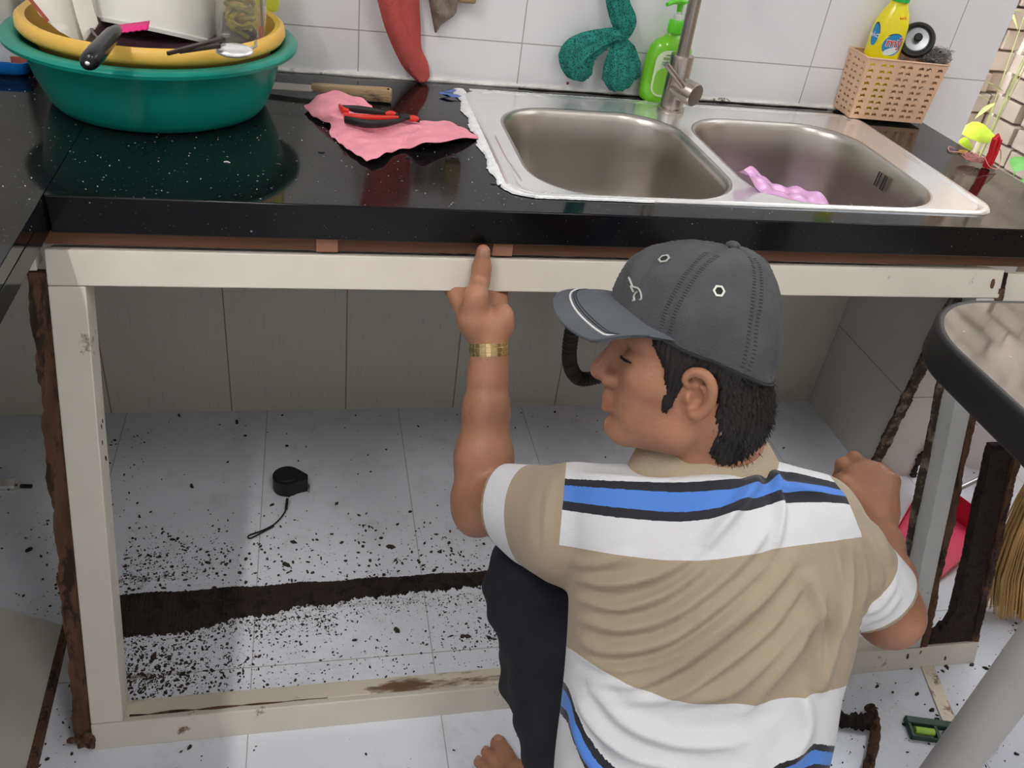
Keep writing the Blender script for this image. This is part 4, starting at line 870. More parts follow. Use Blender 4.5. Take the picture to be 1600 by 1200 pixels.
# soap bottle
sb = thing('soap_bottle', 'light green liquid soap pump bottle standing behind the faucet', 'soap bottle', (.982, -.034, H))
M['limeb'] = mat('translucent_lime_plastic', (0.26, 0.80, 0.03), .18, trans=.25, coat=.4); M['limecap'] = mat('lime_green_cap', (0.13, 0.72, 0.03), .3)
sc = Vector((.982, -.028, H+.002))
b = MB(); rs = []
for z, a in ((0, .039), (.004, .044), (.02, .0465), (.06, .0465), (.085, .045), (.100, .041), (.112, .031), (.120, .017), (.124, .0135), (.128, .0130)):
    rs.append([sc+Vector((a*math.cos(t)*abs(math.cos(t))**-.15 if abs(math.cos(t)) > 1e-3 else 0, min(a*.56, .022)*math.sin(t), z)) for t in np.linspace(0, 2*math.pi, 48, endpoint=False)])
b.rings(rs, True, True); b.build('bottle', M['limeb'], sb)
b = MB(); b.lathe([(.0001, 0), (.0145, 0), (.0150, .002), (.0140, .020), (.0125, .022), (.0001, .022)], 28, Matrix.Translation(sc+Vector((0, 0, .127)))); b.build('cap', M['limecap'], sb)
b = MB(); b.lathe([(.0001, 0), (.0085, 0), (.0080, .008), (.004, .010), (.0040, .016), (.0001, .016)], 24, Matrix.Translation(sc+Vector((0, 0, .149)))); b.build('collar', M['enamel'], sb)
b = MB(); b.lathe([(.0045, 0), (.005, .006), (.006, .012), (.012, .016), (.013, .020), (.0001, .021)], 24, Matrix.Translation(sc+Vector((0, 0, .163)))); b.tube([sc+Vector((0, 0, .181)), sc+Vector((-.02, -.014, .182)), sc+Vector((-.036, -.025, .178))], [.006, .005, .0035], 12); b.build('pump', M['limecap'], sb)
M['label_w'] = mat('pale_paper_label', (0.72, 0.85, 0.60), .5); M['label_t'] = mat('grey_green_print', (0.25, 0.42, 0.16), .6); M['label_g'] = mat('green_label_center', (0.30, 0.72, 0.08), .5)
fy_ = sc.y-.0228
def lplate(name, poly, y, m, parent, z0=0): 
    b = MB(); b.prism(poly, 0, .0004, Matrix.Translation((sc.x, y, sc.z)) @ Matrix.Rotation(math.pi/2, 4, 'X')); return b.build(name, m, parent, smooth=False)
lb = lplate('label', rrect(-.034, .012, .026, .098, .022, 8), fy_-.0002, M['label_w'], sb)
lplate('label_center', rrect(-.030, .016, .022, .066, .016, 8), fy_-.0007, M['label_g'], lb)
for k, (x0, x1, z) in enumerate(((-.016, .012, .0895), (-.020, .016, .0815), (-.021, .014, .076), (-.021, .004, .0725), (-.004, .012, .030), (-.004, .010, .026), (-.004, .012, .022))):
    b_ = lplate('print_line', [(x0, z), (x1, z), (x1, z+(.0045 if k == 1 else .0014)), (x0, z+(.0045 if k == 1 else .0014))], fy_-.0012, M['label_t'], lb)

# basket with fish-shaped holes
M['basketm'] = mat('peach_beige_plastic', (0.80, 0.52, 0.34), .4, var=.03)
bk = thing('plastic_basket', 'peach coloured plastic caddy basket with fish shaped holes at the right of the sink', 'basket', (1.455, -.04, H))
def fish(cx, cz, s, flip=1):
    pts = [(-1, -.55), (-.72, 0), (-1, .6), (-.40, .25), (.0, .60), (.55, .55), (1.0, .0), (.85, -.5), (.6, -.25), (.1, -.2), (-.4, -.3)]
    return [(cx+flip*p[0]*s, cz+p[1]*s) for p in pts]
def holed_panel(name, w0, w1, h, cols, rws, mtx, s=.0062, parent=bk):
    outer = [(-w0/2, 0), (w0/2, 0), (w1/2, h), (-w1/2, h)]; holes = []
    for r in range(rws):
        z = .010+(h-.022)*r/(rws-1); wz = w0+(w1-w0)*z/h
        for c in range(cols):
            x = (-.5+(c+.5)/cols)*wz*.94 + (.002 if c % 2 else -.002)
            holes.append(fish(x, z, s, 1 if (c % 2) else 1))
    vs, fs = plate_with_holes(outer, holes, 0)
    b = MB(); t = .0018
    f = [mtx @ Vector((v.x, 0, v.y)) for v in vs]; k = [mtx @ Vector((v.x, t, v.y)) for v in vs]
    b.add(f, fs); b.add(k, [q[::-1] for q in fs])
    off = 0
    allp = f+k; n0 = len(f); side = []
    for loop in [outer]+holes:
        n = len(loop)
        for i in range(n): side.append((off+i, off+(i+1) % n, n0+off+(i+1) % n, n0+off+i))
        off += n
    b.add(allp, side); return b.build(name, M['basketm'], parent, smooth=False)
bz = H+.006
T = Matrix.Translation((1.456, -.080, bz)) @ Matrix.Rotation(-.05, 4, 'Z') @ Matrix.Rotation(math.radians(2), 4, 'X')
holed_panel('front_panel', .164, .176, .118, 8, 9, T)
T2 = Matrix.Translation((1.464, .0-.006, bz)) @ Matrix.Rotation(-.05, 4, 'Z'); holed_panel('back_panel', .164, .176, .118, 8, 9, T2)
for sx in (-1, 1):
    T3 = Matrix.Translation((1.460+sx*.082, -.043-sx*.003, bz)) @ Matrix.Rotation(math.pi/2-.05, 4, 'Z') @ Matrix.Rotation(math.radians(-2.8)*sx*-1, 4, 'X') 
    holed_panel('side_panel', .070, .076, .118, 4, 9, T3, s=.0052)
b = MB(); b.box((-.082, -.036, 0), (.082, .036, .002), Matrix.Translation((1.460, -.043, bz)) @ Matrix.Rotation(-.05, 4, 'Z')); b.build('bottom', M['basketm'], bk)
b = MB(); T4 = Matrix.Translation((1.460, -.043, bz+.118)) @ Matrix.Rotation(-.05, 4, 'Z')
ro = [T4 @ Vector((p[0], p[1], 0)) for p in rrect(-.0895, -.0415, .0895, .0375, .004, 3)]; b.tube(ro+[ro[0]], .0018, 6, cap=False); b.build('top_rim', M['basketm'], bk)
# yellow bottle in basket
M['yel'] = mat('bright_yellow_plastic', (0.93, 0.80, 0.01), .22, coat=.4); M['grncap'] = mat('green_bottle_cap', (0.02, 0.50, 0.07), .35)
yc = Vector((1.420, -.040, bz+.003)); yt = Matrix.Translation(yc) @ Matrix.Rotation(.0, 4, 'Y') @ Matrix.Rotation(-.42, 4, 'Z')
yb = thing('dish_soap_bottle', 'yellow dish soap bottle with green cap and blue label in the basket', 'bottle', yc)
b = MB(); rs = []
for z, a in ((0, .026), (.004, .030), (.05, .032), (.10, .0335), (.15, .0335), (.175, .0315), (.192, .026), (.204, .019), (.211, .0165), (.214, .016)):
    rs.append([yt @ Vector((a*math.cos(t), a*.72*math.sin(t), z)) for t in np.linspace(0, 2*math.pi, 40, endpoint=False)])
b.rings(rs, True, True); ybo = b.build('bottle', M['yel'], yb)
b = MB(); b.lathe([(.0001, 0), (.0175, 0), (.0165, .022), (.015, .024), (.0001, .024)], 28, yt @ Matrix.Translation((0, 0, .214))); b.build('cap', M['grncap'], yb)
M['lblue'] = mat('blue_label', (0.03, 0.28, 0.62), .35); M['lred'] = mat('red_print', (0.75, 0.05, 0.03), .4); M['lwhite'] = mat('white_outline', (0.85, 0.88, 0.9), .4); M['lnavy'] = mat('navy_print', (0.02, 0.05, 0.16), .4)
def yproj(u, z, off=.0004, a=.0325):
    t = -math.pi/2+u/.030; return yt @ Vector(((a+off)*math.cos(t), (a*.72+off)*math.sin(t), z))
def wrap(name, poly, off, m, parent):
    tri = mgeo.tessellate_polygon([[Vector((p[0], p[1], 0)) for p in poly]]); b = MB()
    b.add([yproj(p[0], p[1], off) for p in poly], [tuple(t) for t in tri]); return b.build(name, m, parent, smooth=False)
def oval(cx, cz, a, c, rot=0, n=36, tail=0):
    out = []
    for t in np.linspace(0, 2*math.pi, n, endpoint=False):
        x, z = a*math.cos(t), c*math.sin(t); x *= 1+tail*math.sin(t); out.append((cx+x*math.cos(rot)-z*math.sin(rot), cz+x*math.sin(rot)+z*math.cos(rot)))
    return out
def gridoval(name, cx, cz, a, c, off, m, parent, rot=0):
    b = MB(); rs = []
    for k in np.linspace(0.02, 1, 6): rs.append([yproj(p[0], p[1], off) for p in oval(cx, cz, a*k, c*k, rot)])
    b.rings(rs, True, False); return b.build(name, m, parent)
lo = gridoval('label', .010, .138, .0205, .0225, .0005, M['lnavy'], yb, -.5); gridoval('label_oval', .011, .1385, .0185, .0205, .0010, M['lblue'], lo, -.5); gridoval('label_swoosh', .010, .127, .014, .0065, .0014, M['lwhite'], lo, .4)
lo2 = gridoval('label', -.028, .150, .010, .024, .0005, M['lnavy'], yb, .1); gridoval('label_oval', -.028, .151, .0085, .020, .0010, M['lblue'], lo2, .1)
def text_on(txt, size, fn, m, name, parent, bold=.0):
    cu = bpy.data.curves.new('t', 'FONT'); cu.body = txt; cu.size = size; cu.align_x = 'CENTER'; cu.offset = bold; cu.resolution_u = 3
    to = bpy.data.objects.new('t', cu); C.objects.link(to); bpy.context.view_layer.update()
    me = bpy.data.meshes.new_from_object(to.evaluated_get(bpy.context.evaluated_depsgraph_get())); bpy.data.objects.remove(to)
    for v in me.vertices: v.co = fn(v.co.x, v.co.y)
    me.materials.clear(); me.materials.append(m); me.name = name
    o = bpy.data.objects.new(name, me); C.objects.link(o)
    if parent: o.parent = parent; me.transform(wm(parent).inverted())
    return o
text_on('mỹ', .0230, lambda x, y: yproj(x+.0125, y+.136, .0020), M['lwhite'], 'brand_outline', lo, .0012)
text_on('mỹ', .0230, lambda x, y: yproj(x+.0125, y+.136, .0026), M['lred'], 'brand_text', lo, .0003)
text_on('MỚI', .0095, lambda x, y: yproj(x+.016, y+.182, .0008, .0270), M['lred'], 'small_text', yb, .0003)
text_on('HẢO', .0095, lambda x, y: yproj(x-.028, y+.147, .0020), M['lwhite'], 'brand_text', lo2, .0002)
# round pot scrubber disc: black rim, steel centre, black knob
M['silver_pl'] = mat('silver_grey_disc', (0.36, 0.37, 0.40), .3, .6)
ld = thing('pot_lid', 'small round black rimmed lid with silver centre and black knob in the basket', 'lid', (1.495, -.045, bz+.09))
T = Matrix.Translation(bp(1432, 63, 1, -.048)) @ Matrix.Rotation(-.55, 4, 'Z') @ Matrix.Rotation(math.radians(62), 4, 'X')
b = MB(); b.lathe([(.0001, -.006), (.030, -.006), (.034, -.002), (.0345, .003), (.032, .007), (.027, .008), (.0245, .005), (.0001, .004)], 44, T); b.build('rim', M['blackpl'], ld)
b = MB(); b.lathe([(.0001, .0075), (.010, .0075), (.0215, .0065), (.0235, .0045)], 44, T); b.build('disc', M['silver_pl'], ld)
b = MB(); b.lathe([(.004, .006), (.0042, .012), (.0078, .015), (.0082, .019), (.006, .022), (.0001, .0225)], 28, T); b.build('knob', M['rubber'], ld)
# steel wool
M['wool'] = mat('grey_steel_wool', (0.30, 0.28, 0.27), .35, .8)
b = MB(); r2 = random.Random(3); wc_ = bp(1455, 92, 1, -.062)
for j in range(22):
    p = []; ph = [r2.uniform(0, 6) for _ in range(6)]
    for i in range(120):
        t = i*.35; p.append(wc_+Vector(((.031+.004*math.sin(t*.7+ph[3]))*math.sin(t*r2.uniform(.98, 1.02)+ph[0])*math.cos(t*.11+ph[4])+.006+r2.gauss(0, .002), .018*math.sin(t*.9+ph[1])*math.cos(t*.17+ph[5]), .018*math.cos(t*1.07+ph[2])*math.cos(t*.05*j)+r2.gauss(0, .002)+.002)))
    b.tube(p, .00045, 4)
wo = tag(b.build('steel_wool', M['wool'], smooth=False), 'tangled grey steel wool scourer on the right corner of the basket', 'steel wool')
# pink plastic bag in right bowl
M['bag'] = mat('thin_pink_plastic_bag', (0.92, 0.50, 0.86), .18, trans=.15, alpha=.85)
def bb(px_, py_, y, dz=0): return bp(px_, py_, 1, y)+Vector((0, 0, dz))
rows = [[bb(1153,265,-.44), bb(1175,262,-.42), bb(1190,268,-.42), bb(1196,285,-.40)],
        [bb(1162,272,-.46), bb(1180,276,-.44), bb(1200,285,-.43), bb(1222,290,-.40)],
        [bb(1175,283,-.47), bb(1198,290,-.455), bb(1220,296,-.44), bb(1248,296,-.42)],
        [bb(1190,298,-.478), bb(1220,302,-.47), bb(1245,305,-.45), bb(1275,302,-.44)],
        [bb(1210,306,-.485), bb(1240,309,-.48), bb(1270,313,-.465), bb(1294,312,-.45)],
        [bb(1225,316,-.490), bb(1250,320,-.488), bb(1280,324,-.48), bb(1298,319,-.46)]]
cloth('plastic_bag', rows, M['bag'], 'crumpled thin pink plastic bag in the right sink bowl', 'plastic bag', wav=.006, freq=120, solid=.0004)
b = MB(); r2 = random.Random(21); rs = []
for i in range(13):
    z = H-.186+.085*i/12; rr_ = .95*math.sin(math.pi*(.18+.80*i/12))**.6
    rs.append([Vector((1.155+.125*rr_*math.cos(t)*(1+.10*math.sin(5*t+i)), -.33+.135*rr_*math.sin(t)*(1+.10*math.sin(7*t-i)), z+.006*math.sin(6*t+i*.7))) for t in np.linspace(0, 2*math.pi, 60, endpoint=False)])
b.rings(rs, True, True); tag(b.build('plastic_bag', M['bag']), 'larger heap of pink plastic bag on the floor of the right sink bowl', 'plastic bag')
# red clothes peg, string, rubber band
pc = bp(1541, 262, 2, H+.001); pg = thing('clothes_peg', 'red plastic clothes peg standing on the right end of countertop', 'clothes peg', pc)
M['pegred'] = mat('red_peg_plastic', (0.72, 0.02, 0.03), .35)
for dx in (-.0035, .0035):
    b = MB(); b.rings([[pc+Vector((dx+lean+x*w_, y, z)) for x, y in ((-.003, -.006), (.003, -.006), (.003, .006), (-.003, .006))] for z, w_, lean in ((0, .6, dx*.1), (.012, 1, 0), (.028, 1, 0), (.045, .9, dx*.3-.003), (.055, .7, dx*.4-.004))], True, True); b.build('peg_leg', M['pegred'], pg, bevel=.001)
b = MB(); b.tube([pc+Vector((-.0105, 0, .052)), pc+Vector((-.006, 0, .060)), pc+Vector((-.001, 0, .053))], .0045, 10); b.build('peg_head', M['pegred'], pg)
M['string'] = mat('pink_orange_string', (0.78, 0.36, 0.32), .8)
b = MB(); r2 = random.Random(11); st0 = bp(1522, 250, 2, H+.008)
for j in range(7):
    b.tube([st0+Vector((.020*math.cos(t+j)*(.5+.07*j)+r2.gauss(0, .001), .012*math.sin(t+j*.7), .006*math.sin(t*2+j)+.004+r2.gauss(0, .0008))) for t in np.linspace(0, 6.28, 22)], .0007, 5)
b.tube(smooth_path([bp(1492,233,2,H+.004), bp(1483,229,2,H+.003), bp(1484,236,2,H+.002), bp(1500,238,2,H+.003), bp(1520,245,2,H+.005)], 5), .0009, 5)
b.tube(smooth_path([pc+Vector((-.014, .002, .022)), pc+Vector((-.008, -.014, .008)), pc+Vector((.012, -.014, .004)), pc+Vector((.026, .002, .012)), pc+Vector((.022, .008, .03)), pc+Vector((.005, .006, .042))], 5), .0009, 5)
tag(b.build('string', M['string']), 'tangle of pink orange string around the red clothes peg', 'string')
M['rband'] = mat('yellow_rubber_band', (0.72, 0.48, 0.04), .5); rb = bp(1505, 237, 2, H+.002)
b = MB(); b.tube([rb+Vector((.009*math.cos(t), .004*math.sin(t), .001)) for t in np.linspace(0, 6.283, 25)], .0010, 6); tag(b.build('rubber_band', M['rband']), 'small yellow rubber band on the countertop beside the string', 'rubber band')
# wall stain and marks
b = MB(); q = wp(887, 130, -.0008); b.sphere(q, (.003, .0006, .003), 6); M['mark'] = mat('red_brown_mark', (0.35, 0.06, 0.08), .7); struct(b.build('trim_2', M['mark']))

# ================================================================== PERSON
def V3(v): return np.array(v, dtype=np.float32)
class Field:
    """signed distance field on a regular grid, meshed with surface nets"""
    def __init__(s, lo, hi, h):
        s.lo = V3(lo); s.h = h; s.n = np.ceil((V3(hi)-s.lo)/h).astype(int)+1
        s.D = np.full(s.n, 1.0, np.float32); s.ax = [(s.lo[i]+h*np.arange(s.n[i])).astype(np.float32) for i in range(3)]
    def sl(s, lo, hi):
        a = np.clip(np.floor((V3(lo)-s.lo)/s.h).astype(int), 0, s.n); b = np.clip(np.ceil((V3(hi)-s.lo)/s.h).astype(int)+1, 0, s.n)
        ix = tuple(slice(a[i], b[i]) for i in range(3))
        P = (s.ax[0][ix[0]][:, None, None], s.ax[1][ix[1]][None, :, None], s.ax[2][ix[2]][None, None, :]); return ix, P
    def put(s, fn, lo, hi, k=0.01, mode='u', pad=0.025):
        ix, P = s.sl(V3(lo)-pad, V3(hi)+pad)
        if min(x.stop-x.start for x in ix) <= 0: return
        d = fn(*P).astype(np.float32); c = s.D[ix]
        if mode == 's': d = -d; hh = np.maximum(k-np.abs(c-d), 0)/k; s.D[ix] = np.maximum(c, d)+hh*hh*k*.25
        elif mode == 'i': hh = np.maximum(k-np.abs(c-d), 0)/k; s.D[ix] = np.maximum(c, d)+hh*hh*k*.25
        else: hh = np.maximum(k-np.abs(c-d), 0)/k; s.D[ix] = np.minimum(c, d)-hh*hh*k*.25
    def cone(s, a, b, ra, rb, k=0.01, mode='u'):
        a, b = V3(a), V3(b); ba = b-a; L2 = float(ba@ba)+1e-12
        def fn(X, Y, Z):
            px, py, pz = X-a[0], Y-a[1], Z-a[2]; t = np.clip((px*ba[0]+py*ba[1]+pz*ba[2])/L2, 0, 1)
            return np.sqrt((px-ba[0]*t)**2+(py-ba[1]*t)**2+(pz-ba[2]*t)**2)-(ra+(rb-ra)*t)
        r = max(ra, rb); s.put(fn, np.minimum(a, b)-r, np.maximum(a, b)+r, k, mode)
    def chain(s, pts, rs, k=0.008, mode='u'):
        for i in range(len(pts)-1): s.cone(pts[i], pts[i+1], rs[i], rs[i+1], k, mode)
    def ell(s, c, r, R_=None, k=0.01, mode='u'):
        c = V3(c); r = V3(r); Q = np.eye(3, dtype=np.float32) if R_ is None else np.array(R_, np.float32)   # columns = axes
        def fn(X, Y, Z):
            px, py, pz = X-c[0], Y-c[1], Z-c[2]
            q = [px*Q[0, i]+py*Q[1, i]+pz*Q[2, i] for i in range(3)]
            k0 = np.sqrt(sum((q[i]/r[i])**2 for i in range(3)))+1e-6; k1 = np.sqrt(sum((q[i]/r[i]**2)**2 for i in range(3)))+1e-6
            return k0*(k0-1)/k1
        m = float(max(r)); s.put(fn, c-m, c+m, k, mode)
    def mesh(s):
        D = s.D; ins = D < 0; n = D.shape
        cellshape = tuple(x-1 for x in n)
        cnt = np.zeros(cellshape, np.int8)
        for i in (0, 1):
            for j in (0, 1):
                for l in (0, 1): cnt += ins[i:n[0]-1+i, j:n[1]-1+j, l:n[2]-1+l]
        act = (cnt > 0) & (cnt < 8); idx = np.argwhere(act); vid = np.full(cellshape, -1, np.int32); vid[act] = np.arange(len(idx))
        acc = np.zeros((len(idx), 3), np.float64); w_ = np.zeros(len(idx))
        cor = [(i, j, l) for i in (0, 1) for j in (0, 1) for l in (0, 1)]
        for a in range(8):
            for b_ in range(a+1, 8):
                A_, B_ = np.array(cor[a]), np.array(cor[b_])
                if np.abs(A_-B_).sum() != 1: continue
                da = D[tuple((idx+A_).T)]; db = D[tuple((idx+B_).T)]; m = (da < 0) != (db < 0)
                t = np.where(m, da/np.where(m, da-db, 1), 0)
                acc += m[:, None]*(A_+t[:, None]*(B_-A_)); w_ += m
        P = s.lo+s.h*(idx+acc/np.maximum(w_, 1)[:, None]); Q = []
        for ax in range(3):
            o1, o2 = [i for i in range(3) if i != ax]
            a0 = [slice(1, n[i]-1) for i in range(3)]; a0[ax] = slice(0, n[ax]-1); a1 = list(a0); a1[ax] = slice(1, n[ax])
            ch = ins[tuple(a0)] != ins[tuple(a1)]; e = np.argwhere(ch)
            off = np.array([0 if i == ax else 1 for i in range(3)]); e = e+off
            s0 = ins[tuple(e.T)]
            def g(d1, d2):
                q = e.copy(); q[:, o1] -= d1; q[:, o2] -= d2; return vid[tuple(q.T)]
            f = np.stack([g(0, 0), g(1, 0), g(1, 1), g(0, 1)], 1)
            flip = s0 if ax != 1 else ~s0
            f[~flip] = f[~flip][:, ::-1]; Q.append(f)
        F = np.concatenate(Q); F = F[(F >= 0).all(1)]
        return P, F
def vnormals(P, F):
    n = np.cross(P[F[:, 2]]-P[F[:, 0]], P[F[:, 3]]-P[F[:, 1]]); N_ = np.zeros_like(P)
    for i in range(4): np.add.at(N_, F[:, i], n)
    return N_/np.maximum(np.linalg.norm(N_, axis=1), 1e-9)[:, None]
def relax(P, F, it=2, lam=.5):
    for _ in range(it):
        S_ = np.zeros_like(P); c = np.zeros(len(P))
        for i in range(4):
            a, b_ = F[:, i], F[:, (i+1) % 4]; np.add.at(S_, a, P[b_]); np.add.at(S_, b_, P[a]); np.add.at(c, a, 1); np.add.at(c, b_, 1)
        P = P+lam*(S_/np.maximum(c, 1)[:, None]-P)
    return P
def np_obj(name, P, F, m, parent, attrs=None, keep_largest=False):
    me = bpy.data.meshes.new(name); me.vertices.add(len(P)); me.vertices.foreach_set('co', np.asarray(P, np.float32).ravel())
    me.loops.add(F.size); me.loops.foreach_set('vertex_index', F.astype(np.int32).ravel()); me.polygons.add(len(F))
    me.polygons.foreach_set('loop_start', np.arange(0, F.size, 4, dtype=np.int32)); me.update(calc_edges=True); me.validate()
    me.materials.append(m); me.shade_smooth()
    for k, v in (attrs or {}).items():
        at_ = me.attributes.new(k, 'FLOAT', 'POINT'); at_.data.foreach_set('value', np.asarray(v, np.float32))
    o = bpy.data.objects.new(name, me); C.objects.link(o)
    if parent: o.parent = parent; me.transform(wm(parent).inverted())
    return o

PR = V3(RM[:, 0]); PU = V3(RM[:, 1]); PB = V3(RM[:, 2])
A3 = lambda x, y, d: np.array(at(x, y, d))
# --- head frame (x forward, y left, z up)
HO = A3(1097, 592, 0.985)
Uh = .17*PR+.93*PU+.30*PB; Uh /= np.linalg.norm(Uh)
Fh = -.985*PR+.17*PU+.0*PB; Fh -= Uh*(Fh@Uh); Fh /= np.linalg.norm(Fh)
Lh = np.cross(Uh, Fh); HR = np.stack([Fh, Lh, Uh], 1)
def hw(x, y, z): return HO+HR@np.array([x, y, z])
def to_head(P): return (P-HO)@HR
# --- joints
shL = A3(888, 790, 1.035); shR = A3(1274, 803, 1.045); elL = A3(753, 782, 1.205); wrL = A3(764, 560, 1.185)
elR = A3(1390, 960, 1.145); wrR = A3(1370, 812, 1.275)
neckB = A3(1112, 735, 1.035); 
TO = A3(1112, 730, 1.035); TV = A3(1078, 1250, 1.075)-TO; TV /= np.linalg.norm(TV); TW = PB-TV*(PB@TV); TW /= np.linalg.norm(TW); TU = np.cross(TW, TV)*-1
if TU@PR < 0: TU = -TU
def tuv(px_, py_, wq=0.0):
    d = ray(px_, py_); o = TO+TW*wq; s_ = ((o-CAM)@TW)/(d@TW); q = CAM+s_*d-TO; return q@TU, q@TV
def sdf_torso(scale=1.0, grow=0.0, vtop=-0.02, vbot=0.62):
    rows = [(735, 930, 1235), (760, 886, 1288), (820, 878, 1334), (880, 884, 1346), (940, 888, 1334), (1000, 886, 1322), (1060, 882, 1303), (1120, 876, 1294), (1200, 866, 1274), (1320, 858, 1285), (1500, 860, 1290)]
    V_, L_, R_ = [], [], []
    for y, l, r in rows:
        ul, vl = tuv(l, y); ur, vr = tuv(r, y); V_.append((vl+vr)/2); L_.append(ul); R_.append(ur)
    vv = np.linspace(-.05, .62, 135); Ls = np.interp(vv, V_, L_); Rs = np.interp(vv, V_, R_); kk = np.hanning(9); kk /= kk.sum()
    Ls = np.convolve(np.pad(Ls, 4, 'edge'), kk, 'valid'); Rs = np.convolve(np.pad(Rs, 4, 'edge'), kk, 'valid')
    Bv = np.interp(vv, [-.03, 0, .06, .15, .30, .42, .55], [.05, .068, .088, .104, .106, .115, .13])
    def fn(X, Y, Z):
        px, py, pz = X-TO[0], Y-TO[1], Z-TO[2]
        u = px*TU[0]+py*TU[1]+pz*TU[2]; v = px*TV[0]+py*TV[1]+pz*TV[2]; w_ = px*TW[0]+py*TW[1]+pz*TW[2]
        L1 = np.interp(v, vv, Ls); R1 = np.interp(v, vv, Rs); b1 = np.interp(v, vv, Bv)
        a = (R1-L1)/2+grow; c = (R1+L1)/2; b1 = b1+grow
        # spine groove / shoulder blades
        f = (np.abs((u-c)/a)**2.5+np.abs(w_/b1)**2.5)**(1/2.5); d = (f-1)*np.minimum(a, b1)*.95
        return np.maximum(np.maximum(d, (vtop-grow-v)*.8), v-vbot)
    return fn

# ---------------- skin body
lo = np.minimum.reduce([shL, elL, wrL, elR, wrR, HO])-.22; hi = np.maximum.reduce([shR, elL, wrL, elR, wrR, HO])+.22
lo[2] = -.01; lo[1] -= .08
B = Field(lo, hi, 0.0026)
B.put(sdf_torso(grow=-.016, vtop=.04, vbot=.50), TO-.40, TO+.45+0*TO, .02, pad=.25)
hwc = lambda a, b_, ra, rb, k=.01, mode='u': B.cone(hw(*a), hw(*b_), ra, rb, k, mode)
hwe = lambda c, r, k=.01, mode='u', rot=None: B.ell(hw(*c), r, HR if rot is None else HR@np.array(rot), k, mode)
# neck & trapezius
B.cone(hw(-.022, 0, -.035), neckB+TW*.0, .056, .060, .03)
nbS = A3(1112, 792, 1.035)
B.cone(neckB+TV*.03, nbS, .052, .045, .03); B.cone(nbS, shL, .034, .036, .03); B.cone(nbS, shR, .030, .032, .03)
hwe((.017, 0, .052), (.083, .075, .084), .02)
hwe((-.012, 0, -.018), (.052, .052, .050), .03)
hwe((.042, 0, .004), (.055, .058, .074), .03)
hwe((.040, 0, -.042), (.046, .046, .038), .03)
for sy in (1, -1):
    hwc((.012, sy*.052, -.026), (.024, sy*.046, -.054), .018, .016, .02)
    hwc((.024, sy*.045, -.054), (.070, sy*.017, -.073), .016, .015, .02)
    hwe((.062, sy*.042, -.004), (.028, .022, .020), .02)          # cheekbone
    hwe((.062, sy*.030, -.040), (.026, .018, .024), .02)
    hwc((.090, sy*.012, .044), (.078, sy*.048, .042), .011, .010, .012)  # brow
hwe((.080, 0, -.074), (.016, .021, .014), .015)                     # chin
hwe((.083, 0, .065), (.022, .05, .035), .02)
for sy in (1, -1):
    hwe((.102, sy*.033, .020), (.014, .016, .012), .010, 's')
    hwe((.084, sy*.033, .0185), (.0125, .0145, .0100), .004)         # closed-down eyelid
    hwc((.0965, sy*.022, .0140), (.0905, sy*.046, .0150), .0018, .0018, .002, 's')
hwc((.094, 0, .034), (.113, 0, -.006), .008, .0105, .010)         # nose bridge
hwe((.113, 0, -.012), (.0125, .0115, .0105), .006)
for sy in (1, -1):
    hwe((.102, sy*.0125, -.0165), (.011, .0080, .0085), .005)
    hwe((.107, sy*.0060, -.0245), (.005, .0032, .0035), .002, 's')
hwc((.096, 0, -.030), (.092, 0, -.036), .009, .010, .008)           # philtrum bulk
for sy in (1, -1):
    hwc((.0990, 0, -.0415), (.0900, sy*.023, -.0450), .0055, .0030, .006)
    hwc((.0960, 0, -.0525), (.0885, sy*.021, -.0485), .0070, .0034, .006)
    hwc((.1070, 0, -.0468), (.0905, sy*.025, -.0472), .0009, .0007, .0012, 's')
hwc((.0975, -.012, -.0620), (.0975, .012, -.0620), .0035, .0035, .006, 's')
# ears
ct_, st_ = math.cos(-.22), math.sin(-.22)
for sy in (1, -1):
    er = np.array([[ct_, 0, -st_], [0, 1, 0], [st_, 0, ct_]]) @ np.array([[math.cos(.35*sy), math.sin(.35*sy)*1, 0], [-math.sin(.35*sy), math.cos(.35*sy), 0], [0, 0, 1]])
    ec = np.array([.018, sy*.076, .003])
    def E(p): return tuple(ec+er@np.array([p[0]*.92, p[1]*sy, p[2]*.80]))
    hwe(E((.000, -.004, 0)), (.0150, .0045, .0235), .006, rot=er)
    hwe(E((.002, -.010, -.004)), (.013, .010, .018), .012, rot=er)
    rim = [(.010, .001, .012), (.012, .004, .022), (.005, .006, .031), (-.007, .008, .032), (-.016, .009, .022), (-.0185, .009, .006), (-.015, .008, -.010), (-.008, .006, -.021), (.000, .004, -.027), (.006, .001, -.026)]
    rs_ = smooth_path([hw(*E(p)) for p in rim], 4); B.chain([np.array(v) for v in rs_], list(np.interp(np.linspace(0, 9, len(rs_)), range(10), [.0040, .0040, .0044, .0046, .0048, .0046, .0044, .0050, .0058, .0048])), .003)
    B.chain([hw(*E(p)) for p in [(.000, .005, .018), (-.009, .0055, .010), (-.0105, .005, -.002), (-.006, .004, -.012)]], [.0026, .003, .003, .0026], .003)
    hwe(E((.001, .0045, -.003)), (.0074, .0065, .0100), .003, 's', rot=er)
    hwe(E((.002, .0045, .020)), (.0065, .0045, .0052), .003, 's', rot=er)
    hwe(E((.010, .002, -.006)), (.0035, .004, .0055), .003, rot=er)
# neck muscle
for c_ in ((.010, -.078), (.002, -.090)): hwc((c_[0]-.022, .066, c_[1]+.020), (c_[0]+.030, .048, c_[1]-.012), .0012, .0012, .003, 's')
hwc((-.016, .050, -.035), (.012, .028, -.120), .011, .009, .014)
hwc((-.010, -.050, -.035), (.012, -.028, -.120), .011, .009, .014)
